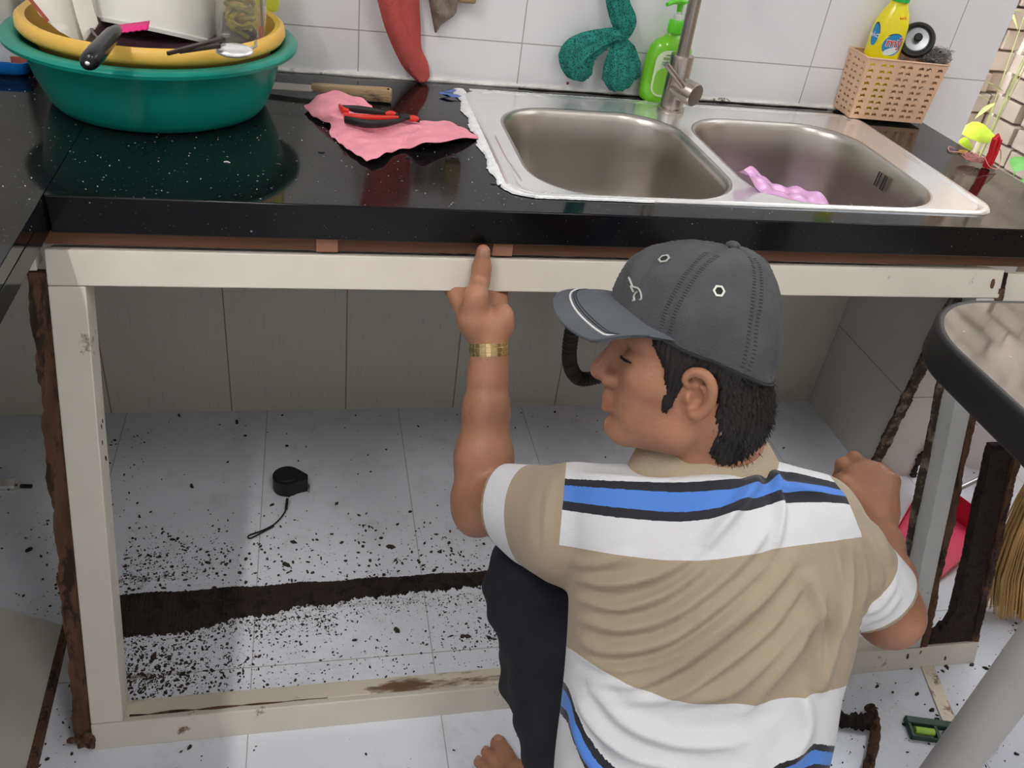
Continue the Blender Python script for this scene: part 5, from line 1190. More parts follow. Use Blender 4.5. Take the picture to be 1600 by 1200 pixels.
# left arm
B.cone(shL, elL, .038, .040, .02)
fm = elL*.70+wrL*.30
B.chain([elL, fm, elL*.35+wrL*.65, elL*.12+wrL*.88, wrL], [.0400, .0390, .0305, .0248, .0232], .015)
B.cone(elL+V3((-.004, -.01, -.008)), elL+V3((-.010, -.018, -.014)), .034, .026, .02)
# left hand on the rail
D1 = lambda x, y, yy: np.array(bp(x, y, 1, yy))
palm0 = A3(763, 532, 1.183); 
ux = PR; 
kn_px = [(707, 450, -.580), (733, 446, -.576), (760, 448, -.573), (781, 455, -.570)]
kn = [D1(*q) for q in kn_px]
wbase = [A3(742, 512, 1.180), A3(755, 512, 1.182), A3(768, 514, 1.184), A3(780, 512, 1.186)]
B.cone(wrL, palm0, .0232, .0245, .012)
for i in range(4): B.cone(wbase[i], kn[i], .0165, [.0125, .0120, .0118, .0108][i], .016)
B.ell(A3(788, 497, 1.182), (.0135, .016, .020), np.stack([PR, PB, PU], 1), .012)     # heel bump, little finger side
B.cone(A3(738, 500, 1.172), A3(744, 462, 1.165), .0195, .0165, .016)                   # thenar
fy = -.508
for i, (k0, ln) in enumerate(zip(kn, (.9, 1.0, .97, .8))):
    xs = k0[0]+(-.006, -.002, .002, .006)[i]
    p1 = np.array([xs, -.534, .640]); p2 = np.array([xs+.001, -.520, .668]); p3 = np.array([xs+.002, -.512, .668+.026*ln])
    B.chain([k0, (k0+p1)/2+V3((0, 0, -.001)), p1, p2, p3], [.0108, .0094, .0092, .0086, .0078], .005)
th = [A3(742, 470, 1.163), D1(750, 440, -.601), D1(753, 415, -.5945), D1(755, 393, -.5925)]
B.chain(th, [.0150, .0130, .0118, .0098], .006)
B.cone(D1(752, 424, -.594), D1(752, 422, -.594), .0128, .0128, .006)
# right arm
B.cone(shR, elR, .034, .037, .02)
fm = elR*.65+wrR*.35
B.chain([elR, fm, elR*.3+wrR*.7, wrR], [.0375, .0340, .0270, .0235], .015)
# right hand gripping
hk = [A3(1334, 742, 1.315), A3(1352, 732, 1.318), A3(1374, 738, 1.315), A3(1392, 752, 1.308)]
wb = [A3(1360, 796, 1.283), A3(1367, 796, 1.283), A3(1375, 797, 1.282), A3(1382, 798, 1.282)]
B.cone(wrR, A3(1370, 795, 1.285), .0235, .0225, .012)
for i in range(4): B.cone(wb[i], hk[i], .0165, (.0135, .0135, .0130, .0125)[i], .014)
for i in range(4):
    k0 = hk[i]; dn = PU*.2-PB; f1 = k0+(-PB*.030+PU*(.012 if i < 2 else .004)-PR*.004); f2 = f1+(-PB*.010-PU*.022-PR*.002); f3 = f2+(PB*.010-PU*.016)
    B.chain([k0, f1, f2, f3], [.0115, .0100, .0092, .0080], .005)
B.chain([A3(1352, 785, 1.28), A3(1330, 772, 1.285), A3(1318, 757, 1.300), A3(1311, 748, 1.318)], [.0165, .0125, .0108, .0085], .007)
ankle = V3((.668, -1.045, .085))
FO = V3((-.016, .002, 0))
heel = V3((.690, -1.085, .030))+FO; ball = V3((.622, -.950, .020))+FO; ballo = V3((.585, -.975, .015))+FO
B.cone(ankle+V3((.01, -.01, .05)), ankle, .036, .034, .01); B.cone(ankle, heel, .032, .027, .02)
B.cone(ankle+V3((0, .005, -.01)), ball, .030, .018, .02); B.cone(heel, ballo, .024, .013, .02); B.cone(ball, ballo, .017, .012, .02); B.cone(ankle+V3((-.01, 0, -.02)), ballo, .026, .014, .02)
def toe(a, m, t, r0, r1, r2): B.chain([V3(a)+(0 if a is tb_ else FO), V3(m)+FO, V3(t)+FO], [r0, r1, r2], .004)
tb_ = ball+V3((-.002, .005, 0))
toe(tb_, (.612, -.915, .020), (.606, -.893, .0145), .0165, .0125, .0130)
toe((.606, -.945, .017), (.592, -.920, .019), (.585, -.903, .010), .0125, .0088, .0088)
toe((.596, -.955, .015), (.578, -.932, .017), (.571, -.917, .009), .0115, .0080, .0082)
toe((.587, -.967, .013), (.567, -.947, .015), (.560, -.934, .008), .0108, .0075, .0078)
toe((.580, -.980, .012), (.560, -.965, .013), (.553, -.954, .008), .0100, .0070, .0074)
kneeL = A3(838, 905, 1.175); hemL = V3((.655, -1.02, .115)); hipL = TO+TV*.47+TU*-.06-TW*.03; hipR = TO+TV*.47+TU*.08-TW*.03
kneeR = V3((.93, -.93, .33)); hemR = V3((.91, -1.08, .10))
B.cone(hipL, kneeL, .070, .048, .02); B.cone(kneeL, ankle+V3((0, 0, .03)), .044, .032, .02); B.cone(hipR, kneeR, .070, .048, .02); B.cone(kneeR, hemR, .044, .032, .02)
B.cone(hemR, V3((.91, -1.09, .03)), .030, .027, .02); B.cone(V3((.91, -1.09, .03)), V3((.925, -.93, .018)), .028, .016, .02); B.cone(V3((.92, -.95, .018)), V3((.955, -.94, .015)), .016, .013, .02)
for i_ in range(5): B.chain([V3((.915+.012*i_, -.945-.004*i_, .016)), V3((.912+.014*i_, -.905-.008*i_, .013))], [.013-.001*i_, .0115-.0012*i_], .004)
P, F = B.mesh()
del B
P[:, 2] = np.maximum(P[:, 2], .0004)
P = relax(P, F, 1, .35)
M['skin'] = mat('tanned_skin', (0.40, 0.19, 0.11), .48, var=.14, vscale=26, bump=.22, bscale=260, sss=.12)
ns = M['skin'].node_tree; at_n = ns.nodes.new('ShaderNodeAttribute'); at_n.attribute_name = 'tone'
bs_ = ns.nodes['Principled BSDF']; src = bs_.inputs['Base Color'].links[0].from_socket
mixr = ns.nodes.new('ShaderNodeMix'); mixr.data_type = 'RGBA'; ns.links.new(at_n.outputs['Fac'], mixr.inputs[0]); ns.links.new(src, mixr.inputs[6]); mixr.inputs[7].default_value = (0.33, 0.085, 0.06, 1)
ns.links.new(mixr.outputs[2], bs_.inputs['Base Color'])
q = to_head(P)
lip = np.exp(-(((q[:, 2]+.047)/.008)**2)**2)*np.exp(-((q[:, 1]/.021)**2)**2)*(q[:, 0] > .086)
ear_t = .35*(np.abs(q[:, 1]) > .074)*(np.abs(q[:, 2]) < .04)*(np.abs(q[:, 0]) < .03)
nose_t = .3*np.exp(-((q-np.array([.112, 0, -.012]))**2).sum(1)/.016**2)
tone = np.clip(lip*.5+ear_t*0+nose_t, 0, 1)
person = thing('person', 'man in grey cap and striped polo shirt crouching, one hand gripping the white rail', 'person', (.72, -1.05, 0))
body = np_obj('body', P, F, M['skin'], person, {'tone': tone})
bodyP, bodyF = P, F

# ---------------- foot (skin, separate island below the trouser hem belongs to the same body colour)
M['nail'] = mat('pale_nail', (0.47, 0.26, 0.18), .3)
for c, r, a in (((.6050, -.889, .0245), (.0070, .0085, .0030), .25), ((.5845, -.899, .0172), (.0042, .0050, .0020), .4), ((.5705, -.913, .0158), (.0040, .0046, .0020), .5)):
    b = MB(); b.sphere((0, 0, 0), r, 8, Matrix.Translation(Vector(c)+Vector((-.016, .002, 0))) @ Matrix.Rotation(a, 4, 'Z') @ Matrix.Rotation(-.45, 4, 'X')); b.build('toenail', M['nail'], body)
b = MB(); q = Vector(th[-1])+Vector((0, -.0085, .000)); b.sphere((0, 0, 0), (.0062, .0022, .0085), 10, Matrix.Translation(q)); b.build('thumbnail', M['nail'], body)

for sy in (1, -1):
    b = MB(); b.tube([Vector(hw(*p)) for p in ((.0975, sy*.021, .0150), (.0980, sy*.030, .0155), (.0945, sy*.040, .0155), (.0885, sy*.048, .0160))], [.0008, .0014, .0016, .0007], 8); b.build('eyelashes', M['lash'] if 'lash' in M else M.setdefault('lash', mat('dark_lashes', (.015, .010, .008), .6)), body)
# ---------------- shirt
def seg_fn(a, b_, ra, rb):
    a, b_ = V3(a), V3(b_); ba = b_-a; L2 = float(ba@ba)
    def fn(X, Y, Z):
        px, py, pz = X-a[0], Y-a[1], Z-a[2]; t = np.clip((px*ba[0]+py*ba[1]+pz*ba[2])/L2, -.3, 1.0)
        return np.sqrt((px-ba[0]*t)**2+(py-ba[1]*t)**2+(pz-ba[2]*t)**2)-(ra+(rb-ra)*t)
    return fn
def sleeve(Fd, a, c, ra, rc, arm_b, arm_r, extra=(), ndir=None):
    a, c = V3(a), V3(c); d = (c-a)/np.linalg.norm(c-a); nd = d if ndir is None else V3(ndir)/np.linalg.norm(ndir)
    s_ = Field(np.minimum(a, c)-.13, np.maximum(a, c)+.13, Fd.h)
    s_.cone(a, c+d*.05, ra, rc, .01)
    for e in extra: s_.cone(*e, .03)
    s_.put(lambda X, Y, Z: (X-c[0])*nd[0]+(Y-c[1])*nd[1]+(Z-c[2])*nd[2], a-.3, a+.3, .004, 'i', 0)
    # hollow the cuff
    s_.cone(c-d*.022, V3(arm_b)+0, arm_r, arm_r, .004, 's')
    lo_ = s_.lo; hi_ = s_.lo+s_.h*(s_.n-1)
    ix, (X, Y, Z) = Fd.sl(lo_, hi_)
    gx = [((w_.ravel()-s_.lo[i])/s_.h) for i, w_ in enumerate((X, Y, Z))]
    sel = [(g >= 0) & (g < s_.n[i]-1) for i, g in enumerate(gx)]
    ii = [g[m] for g, m in zip(gx, sel)]; fl = [np.floor(g).astype(int) for g in ii]; fr_ = [g-f for g, f in zip(ii, fl)]
    val = 0
    for i in (0, 1):
        for j in (0, 1):
            for l in (0, 1):
                wt = (fr_[0] if i else 1-fr_[0])[:, None, None]*(fr_[1] if j else 1-fr_[1])[None, :, None]*(fr_[2] if l else 1-fr_[2])[None, None, :]
                val = val+wt*s_.D[np.ix_(fl[0]+i, fl[1]+j, fl[2]+l)]
    full = np.full(Fd.D[ix].shape, 1.0, np.float32); full[np.ix_(*[np.where(m)[0] for m in sel])] = val
    c_ = Fd.D[ix]; k = .014; hh = np.maximum(k-np.abs(c_-full), 0)/k; Fd.D[ix] = np.minimum(c_, full)-hh*hh*k*.25
cuL = A3(787, 786, 1.115); cuR = A3(1374, 936, 1.115)
lo = np.minimum.reduce([cuL, cuR, shL, TO+TV*.56])-.16; hi = np.maximum.reduce([shR, cuL, cuR, shL, TO+TV*.56])+.16; lo[2] = .03
S = Field(lo, hi, .0034)
S.put(sdf_torso(grow=0, vtop=.022, vbot=.50), TO-.5, TO+.6, .02, pad=.2)
S.cone(nbS, shL, .050, .047, .025); S.cone(nbS-TV*.018+TU*.03, shR, .050, .046, .025)
S.cone(nbS+TV*.03+TW*.038, nbS+TV*.15+TW*.045, .055, .06, .05)
sleeve(S, A3(890, 812, 1.04), cuL, .0640, .0460, elL, .0425, extra=[(A3(880, 845, 1.04), A3(838, 843, 1.09), .050, .034)], ndir=(elL-shL)+PR*-.14)
sleeve(S, A3(1268, 822, 1.045), cuR, .0540, .0480, elR, .0415, ndir=(elR-shR)+PU*.02)
S.cone(neckB-TV*.10-TV*0, neckB+TV*.002, .052, .056, .006, 's')       # neck opening
P, F = S.mesh(); del S
P = relax(P, F, 3, .5); Nn = vnormals(P, F)
if (Nn*(P-(TO+TV*.2))).sum() < 0: Nn = -Nn
def proj_px(P):
    q = (P-CAM)@RM; return 800+FPX*q[:, 0]/-q[:, 2], 600-FPX*q[:, 1]/-q[:, 2]
rel = P-TO; tu, tv, tw = rel@TU, rel@TV, rel@TW
# folds: ridge lines drawn across the back in torso coordinates
WQ = .085
def fold(pts, amp, wid):
    q = [Vector((*tuv(x, y, WQ), 0)) for x, y in pts]; q = np.array([p[:] for p in smooth_path(q, 6)])[:, :2]; return q, amp, wid
folds = [fold([(893,905),(960,915),(1030,900),(1085,870)], .0035, .0075), fold([(893,935),(965,952),(1040,930),(1110,880)], .0030, .0070),
 fold([(896,965),(970,985),(1060,960),(1150,890),(1200,830)], .0035, .009), fold([(900,998),(950,1020),(1040,1005),(1130,945),(1200,880)], .0042, .0095),
 fold([(905,1028),(960,1048),(1040,1032),(1120,985),(1180,930)], .0035, .008), fold([(930,1065),(1000,1070),(1080,1030),(1180,950),(1240,880)], .0045, .011),
 fold([(970,1098),(1040,1092),(1120,1050),(1200,985),(1260,910)], .0040, .010), fold([(1050,1100),(1130,1085),(1190,1040),(1260,960)], .0045, .012), fold([(1170,1110),(1210,1060),(1255,1000),(1290,930)], .0045, .011),
 fold([(900,1090),(930,1140),(990,1185),(1080,1205)], .0035, .009), fold([(925,1080),(980,1135),(1060,1165),(1150,1165)], .0035, .010), fold([(890,1120),(915,1180),(950,1225)], .003, .008),
 fold([(1265,900),(1280,980),(1275,1070)], .0035, .007), fold([(1300,850),(1315,930),(1300,1020),(1282,1080)], .0035, .006), fold([(1325,850),(1328,920),(1312,990)], .003, .005),
 fold([(1100,860),(1150,800),(1190,745)], .0035, .009), fold([(1215,860),(1222,800),(1212,735)], .003, .006), fold([(1195,735),(1230,760),(1290,770)], .002, .006),
 fold([(1250,1080),(1255,1140),(1225,1200)], .004, .010), fold([(885,880),(930,885),(985,870)], .0025, .007)]
for q in ((820,735,800,800,.0025),(840,738,825,830,.0022),(862,740,850,860,.002)): folds.append(fold([(q[0], q[1]), ((q[0]+q[2])/2-6, (q[1]+q[3])/2), (q[2], q[3])], q[4], .006))
for a in (((1335,850),(1350,900),(1345,950)), ((1350,830),(1372,890),(1368,930)), ((1362,810),(1390,870)), ((1345,960),(1375,950),(1400,915)), ((1350,975),(1385,960),(1408,930))): folds.append(fold(list(a), .0022, .005))
back = np.clip((tw-.0)/.05, 0, 1); back = back*back*(3-2*back)
disp = np.zeros(len(P))
pers = (TO+TW*WQ-CAM)
puv = np.stack([tu, tv], 1)
d_ = (P-CAM); sc_ = (((TO+TW*WQ)-CAM)@TW)/(d_@TW); qq = CAM+d_*sc_[:, None]-TO; pu, pv = qq@TU, qq@TV   # cloth coordinate on the back plane
for q, amp, wid in folds:
    m = (pu > q[:, 0].min()-.04) & (pu < q[:, 0].max()+.04) & (pv > q[:, 1].min()-.04) & (pv < q[:, 1].max()+.04) & (back > 0)
    X_ = pu[m]; Y_ = pv[m]; best = np.full(len(X_), 1e9); tt = np.zeros(len(X_)); sg = np.zeros(len(X_))
    for i in range(len(q)-1):
        a, c = q[i], q[i+1]; e = c-a; L2 = e@e; t = np.clip(((X_-a[0])*e[0]+(Y_-a[1])*e[1])/L2, 0, 1); dx, dy = X_-a[0]-e[0]*t, Y_-a[1]-e[1]*t; dd = np.hypot(dx, dy)
        up_ = dd < best; best[up_] = dd[up_]; tt[up_] = ((i+t)/(len(q)-1))[up_]; sg[up_] = np.sign(e[0]*dy-e[1]*dx)[up_]
    env = np.sin(np.pi*np.clip(tt, .02, .98))**.5; w1 = np.where(sg > 0, wid*.42, wid*1.15)
    disp[m] += amp*env*(np.exp(-(best/w1)**2)-.35*np.exp(-((best-wid*1.6)/wid)**2))*back[m]
P = P+Nn*(disp*2.6)[:, None]; P = relax(P, F, 1, .3)
# cloth zones: torso stripes / sleeve stripes
def curve_v(pts):
    q = np.array([tuv(x, y, WQ) for x, y in pts]); return q[:, 0], q[:, 1]
def cv(pts, u):
    pts = [(p.x, p.y) for p in smooth_path([(x, y, 0) for x, y in pts], 6)]; a, b_ = curve_v(pts); return np.interp(u, a, b_)
xs_ = [880, 980, 1080, 1180, 1215, 1300, 1345]
B_ = [  # boundaries top to bottom at xs_: white|black|blue|black|white|beige|white|black|blue|black|white
 [748, 752, 753, 742, 733, 752, 768], [757, 764, 768, 757, 750, 762, 776], [783, 795, 800, 778, 768, 772, 782], [795, 808, 812, 792, 783, 783, 790],
 [850, 866, 873, 862, 853, 842, 836], [1008, 1068, 1098, 1102, 1096, 1080, 1062]]
U_ = np.clip(pu, tuv(872, 900, WQ)[0], tuv(1352, 900, WQ)[0])
bounds = [cv(list(zip(xs_, r)), U_) for r in B_]
xl = [868, 885, 900, 925, 955, 1000, 1080, 1180, 1240, 1275]
L1 = [1052, 1072, 1115, 1165, 1198, 1225, 1245, 1215, 1180, 1164]
for off in (0, 9, 34, 44): bounds.append(cv([(x, y+off*(1.25 if x < 960 else .9)) for x, y in zip(xl, L1)], U_))
sidx = np.zeros(len(P)); allb = np.stack(bounds, 1)
for k in range(allb.shape[1]):
    prev = allb[:, k-1] if k else allb[:, 0]-.02
    nxt = allb[:, k]
    sidx += np.clip((pv-prev)/np.maximum(nxt-prev, 1e-3), 0, 1) if k else np.clip((pv-prev)/.02, 0, 1)
# sidx: integer part k means boundary k-1 has been passed
def sl_t(a, c): a, c = V3(a), V3(c); d = c-a; return ((P-a)@d)/(d@d)
aL, aR = A3(890, 812, 1.04), A3(1268, 822, 1.045)
ndL = ((elL-shL)+PR*-.14); ndL = ndL/np.linalg.norm(ndL); ndR = ((elR-shR)+PU*.02); ndR = ndR/np.linalg.norm(ndR)
eL = -((P-cuL)@ndL); eR = -((P-cuR)@ndR)   # distance back from the cuff edge
def rad(P, a, c): a, c = V3(a), V3(c); d = (c-a)/np.linalg.norm(c-a); r = P-a; return np.linalg.norm(r-(r@d)[:, None]*d, axis=1)
seamL = tuv(879, 790, WQ)[0]; seamR = tuv(1349, 830, WQ)[0]
isL = (seamL-tu*0-pu); sq_ = [tuv(x, y, WQ) for x, y in ((1290, 735), (1322, 775), (1347, 835), (1351, 900), (1334, 955), (1350, 1000))]; isR = pu-np.interp(pv, [a[1] for a in sq_], [a[0] for a in sq_])
isL = np.where(rad(P, aL, cuL) < .095, isL, -1); isL = np.where(pv > tuv(880, 905, WQ)[1], -1, isL)
isR = np.where(rad(P, aR, cuR) < .11, isR, -1); isR = np.where(pv > tuv(1300, 1000, WQ)[1], -1, isR)
sleeve_m = np.clip(np.maximum(isL, isR)*200+.5, 0, 1)
ed = np.where(isL > isR, eL*.92, eR)
m = bpy.data.materials.new('striped_polo_jersey'); m.use_nodes = True; N = m.node_tree.nodes; L = m.node_tree.links; bs = N['Principled BSDF']; bs.inputs['Roughness'].default_value = .85
bs.inputs['Sheen Weight'].default_value = .15
def attr(nm): a = N.new('ShaderNodeAttribute'); a.attribute_name = nm; return a.outputs['Fac']
cols = {'w': (.66, .665, .69, 1), 'k': (.012, .013, .020, 1), 'b': (.075, .22, .66, 1), 't': (.36, .29, .20, 1)}
def ramp(inp, scale, stops):
    dv = math_node(N, L, 'DIVIDE', inp, scale); r = N.new('ShaderNodeValToRGB'); r.color_ramp.interpolation = 'CONSTANT'; L.new(dv, r.inputs[0])
    while len(r.color_ramp.elements) > 1: r.color_ramp.elements.remove(r.color_ramp.elements[-1])
    r.color_ramp.elements[0].position = 0; r.color_ramp.elements[0].color = cols[stops[0][1]]
    for p, c in stops[1:]: e = r.color_ramp.elements.new(p/scale); e.color = cols[c]
    return r.outputs[0]
tor = ramp(attr('stripe'), 12.0, [(0, 'w'), (1, 'k'), (2, 'b'), (3, 'k'), (4, 'w'), (5, 't'), (6, 'w'), (7, 'k'), (8, 'b'), (9, 'k'), (9.97, 'w')])
slv = ramp(attr('cuff'), .2, [(0, 't'), (.007, 'w'), (.043, 't')])
gt = math_node(N, L, 'GREATER_THAN', attr('sleeve'), .5)
mx = N.new('ShaderNodeMix'); mx.data_type = 'RGBA'; L.new(gt, mx.inputs[0]); L.new(tor, mx.inputs[6]); L.new(slv, mx.inputs[7])
L.new(mx.outputs[2], bs.inputs['Base Color'])
tc = N.new('ShaderNodeTexCoord'); n1 = N.new('ShaderNodeTexNoise'); n1.inputs['Scale'].default_value = 420; L.new(tc.outputs['Object'], n1.inputs[0]); n2 = N.new('ShaderNodeTexNoise'); n2.inputs['Scale'].default_value = 16; n2.inputs['Detail'].default_value = 4; L.new(tc.outputs['Object'], n2.inputs[0])
hsum = math_node(N, L, 'MULTIPLY_ADD', n2.outputs['Fac'], 3.0, n1.outputs['Fac']); bu = N.new('ShaderNodeBump'); bu.inputs['Strength'].default_value = .30; bu.inputs['Distance'].default_value = .0015; L.new(hsum, bu.inputs['Height']); L.new(bu.outputs[0], bs.inputs['Normal'])
shirt = np_obj('polo_shirt', P, F, m, person, {'stripe': sidx, 'cuff': ed, 'sleeve': sleeve_m})
# collar: rib-knit fold-over band round the neck
cax = (to_ := hw(-.015, 0, -.03)-neckB); cax = cax/np.linalg.norm(cax); cax = cax*.55-TV*.55+TW*-.12+PR*-.0; cax /= np.linalg.norm(cax)
c0 = A3(1098, 716, 1.030); cx_ = PR-cax*(PR@cax); cx_ /= np.linalg.norm(cx_); cy_ = np.cross(cax, cx_)
if cy_@PB < 0: cy_ = -cy_
b = MB(); rs = []
NA = 72
for k in range(NA+1):
    a = math.radians(-145+290*k/NA)+math.pi/2   # opening faces away (front of the man)
    ca, sa = math.cos(a), math.sin(a); tipf = abs(k/NA-.5)*2
    o_ = lambda r, z: Vector(c0+cx_*(r*1.16*ca)+cy_*(r*.92*sa)+cax*z)
    fl = .0012*math.sin(k*.9)
    rs.append([o_(.0585, -.018), o_(.0590, .006), o_(.0600, .016), o_(.0625, .0195+fl), o_(.0655, .017), o_(.071, .004), o_(.0765+.004*tipf, -.013), o_(.079+.006*tipf, -.021+fl-.004*tipf), o_(.0775, -.0215+fl-.004*tipf), o_(.0735, -.010), o_(.067, .004), o_(.0635, .012), o_(.0615, .0)])
b.grid(rs)
M['collar'] = mat('beige_rib_knit', (0.44, 0.35, 0.245), .9, bump=.6, bscale=500, var=.05)
co = b.build('collar', M['collar'], person, angle=180, sub=1)

# ---------------- trousers
kneeL = A3(838, 905, 1.175); hemL = V3((.655, -1.02, .115)); hipL = TO+TV*.47+TU*-.06-TW*.03; hipR = TO+TV*.47+TU*.08-TW*.03
kneeR = V3((.93, -.93, .33)); hemR = V3((.91, -1.08, .10))
lo = np.minimum.reduce([kneeL, hemL, hipL, hemR])-.13; hi = np.maximum.reduce([kneeL, hemR, hipR, kneeR])+.13; lo[2] = .035
T_ = Field(lo, hi, .004)
T_.cone(hipL, kneeL, .085, .062, .03); T_.cone(hipR, kneeR, .085, .064, .03); T_.cone(hipL, hipR, .10, .10, .04); T_.cone(hipL-V3((0, 0, .05)), hipR-V3((0, 0, .05)), .09, .09, .04)
T_.chain([kneeL, kneeL*.55+hemL*.45+V3((-.008, -.01, 0)), hemL], [.0620, .0560, .0440], .03); T_.chain([kneeR, hemR], [.062, .055], .03)
T_.put(lambda X, Y, Z: .082-Z+0*X+0*Y, lo, hi, .006, 'i')
T_.cone(hemL, ankle+V3((.0, 0, -.02)), .037, .038, .006, 's')
P, F = T_.mesh(); P = relax(P, F, 2, .5); Nn = vnormals(P, F)
if (Nn*(P-(kneeL+hemL)/2)).sum() < 0: Nn = -Nn
ax_ = hemL-kneeL; t = ((P-kneeL)@ax_)/(ax_@ax_)
wv = .0028*np.sin(t*13+P[:, 0]*60)+.0020*np.sin(t*27-P[:, 1]*80+1)+.0014*np.sin(P[:, 0]*140+P[:, 2]*60)
P = P+Nn*wv[:, None]
M['trouser'] = mat('black_navy_cotton', (0.010, 0.011, 0.017), .9, bump=.4, bscale=300, var=.2)
np_obj('trousers', P, F, M['trouser'], person)

# ---------------- hair
def poly_sdf(X, Z, poly):
    d = np.full(np.broadcast(X, Z).shape, 1e9, np.float32); ins = np.zeros(d.shape, bool); n = len(poly)
    for i in range(n):
        ax0, az0 = poly[i]; bx0, bz0 = poly[(i+1) % n]; ex, ez = bx0-ax0, bz0-az0
        t = np.clip(((X-ax0)*ex+(Z-az0)*ez)/(ex*ex+ez*ez), 0, 1); d = np.minimum(d, np.hypot(X-ax0-ex*t, Z-az0-ez*t))
        ins ^= ((az0 > Z) != (bz0 > Z)) & (X < ex*(Z-az0)/(ez if abs(ez) > 1e-9 else 1e-9)+ax0)
    return np.where(ins, -d, d)
Hf = Field(HO-.17, HO+.17, .0024)
Hc = lambda c, r, k=.02: Hf.ell(hw(*c), r, HR, k)
Hc((.017, 0, .050), (.0865, .0815, .085)); Hc((-.011, 0, -.018), (.060, .062, .060), .025)
Hc((.045, 0, .03), (.052, .0655, .045), .02); 
Hf.cone(hw(-.026, 0, -.03), hw(-.022, 0, -.085), .061, .056, .02)
for sy in (1, -1): Hf.cone(hw(.042, sy*.056, .03), hw(.042, sy*.0575, -.024), .014, .0105, .012)
HP = [(.085, .12), (.080, .055), (.068, .038), (.058, .022), (.053, .004), (.051, -.018), (.047, -.029), (.040, -.022), (.034, .000), (.029, .016), (.020, .027), (.006, .026), (-.004, .014), (-.008, -.010), (-.009, -.024), (-.010, -.045), (-.014, -.066), (-.030, -.078), (-.11, -.078), (-.12, .12)]
def hair_clip(X, Y, Z):
    dx, dy, dz = X-HO[0], Y-HO[1], Z-HO[2]
    lx = dx*Fh[0]+dy*Fh[1]+dz*Fh[2]; lz = dx*Uh[0]+dy*Uh[1]+dz*Uh[2]; ly = dx*Lh[0]+dy*Lh[1]+dz*Lh[2]
    jag = .0022*np.sin(lx*900+ly*300)*np.cos(lz*350)
    return poly_sdf(lx, lz, HP)+jag
Hf.put(hair_clip, HO-.17, HO+.17, .004, 'i', 0)
Hf.put(lambda X, Y, Z: ((X-HO[0])*Uh[0]+(Y-HO[1])*Uh[1]+(Z-HO[2])*Uh[2])-.075, HO-.17, HO+.17, .004, 'i', 0)
P, F = Hf.mesh(); P = relax(P, F, 1, .4)
q = to_head(P)
Nn = vnormals(P, F)
if (Nn*(P-HO)).sum() < 0: Nn = -Nn
ang_ = np.arctan2(q[:, 1], q[:, 0]-.02)
P = P+Nn*(.0010*np.sin(ang_*90+q[:, 2]*120)+.0007*np.sin(ang_*190-q[:, 2]*260))[:, None]
M['hair'] = mat('black_hair', (0.012, 0.009, 0.008), .42, var=.4, vscale=60, bump=.9, bscale=160, stretch=(1, 1, .25))
hair = np_obj('hair', P, F, M['hair'], person)
# short loose strands at the edges of the hair
r2 = random.Random(4); b = MB(); sel = [i for i in range(len(P)) if (q[i, 1] > .01 or q[i, 0] < -.03) and q[i, 0] < .0]; cen = hw(0.01, 0, 0)
for _ in range(1500):
    i = r2.choice(sel); p = P[i]; n_ = Nn[i]; dn = -Uh*.9-Fh*.45+n_*.30+np.array([r2.gauss(0, .18) for _ in range(3)]); dn /= np.linalg.norm(dn); L_ = r2.uniform(.004, .008)
    if q[i, 2] > .035: continue
    b.tube([p-n_*.001, p+dn*L_*.5+n_*.0010, p+dn*L_+n_*.0002], [.00045, .0004, .0001], 3, cap=False)
o = b.build('loose_strands', M['hair'], hair, smooth=False, recalc=False); o['kind'] = 'stuff'

# ---------------- cap
M['cap'] = mat('washed_charcoal_cotton', (0.074, 0.076, 0.082), .92, var=.16, vscale=18, bump=.5, bscale=420)
M['capdark'] = mat('dark_cap_thread', (0.022, 0.023, 0.027), .9); M['piping'] = mat('white_piping', (0.75, 0.75, 0.74), .5); M['silver'] = mat('silver_thread', (0.52, 0.52, 0.48), .4, .4)
M['visor'] = mat('faded_grey_visor', (0.105, 0.115, 0.130), .9, var=.10, vscale=14, bump=.4, bscale=420)
from mathutils import noise as mn
NT, NR = 260, 84
CX, CAf, CAb, CBy, ZT = .018, .101, .0965, .0895, .150
def rimz(a): c = math.cos(a); return .044+.026*max(c, 0)**1.5-.030*max(-c, 0)**1.2
seams = [0, math.radians(58), math.radians(118), math.pi, math.radians(-58), math.radians(-118)]
def crown(a, t, detail=True):
    a0 = a; c, s_ = math.cos(a), math.sin(a); A_ = CAf if c > 0 else CAb; Rr = 1/math.sqrt((c/A_)**2+(s_/CBy)**2)
    z0 = rimz(a); ph = t*math.pi/2; front = max(c, 0)**2
    r = Rr*(math.cos(ph)**(.80-.16*front)); r *= 1-.05*(1-t)*(1-front)-.0
    z = z0+(ZT-z0)*(math.sin(ph)**(1.0-.04*front))
    p = np.array([CX+r*c, r*s_, z]); 
    p[0] -= .015*math.sin(ph)**3
    if detail:
        d = min(abs((a-q+math.pi) % (2*math.pi)-math.pi) for q in seams)*max(r, .01)
        if d < .012: p *= 1+(-.010*math.exp(-(d/.0016)**2)+.006*math.exp(-((d-.005)/.003)**2)*(1+.5*math.sin(t*150)))
        nn = mn.noise(Vector((p[0]*32, p[1]*32, p[2]*26+5)))*.0048+mn.noise(Vector((p[0]*70+9, p[1]*60, p[2]*40)))*.0014
        cr = front*.0035*math.sin(s_*16+z*90)*math.sin(t*math.pi)
        p += np.array([c*.9, s_*.9, .3])*(nn+cr)
    return p
b = MB(); rs = []
for j in range(NR+1):
    t = j/NR*.997; rs.append([Vector(hw(*crown(2*math.pi*i/NT, t))) for i in range(NT)])
inner = [Vector(hw(*(crown(2*math.pi*i/NT, 0, False)*np.array([.97, .96, 1])+np.array([0, 0, .004])))) for i in range(NT)]
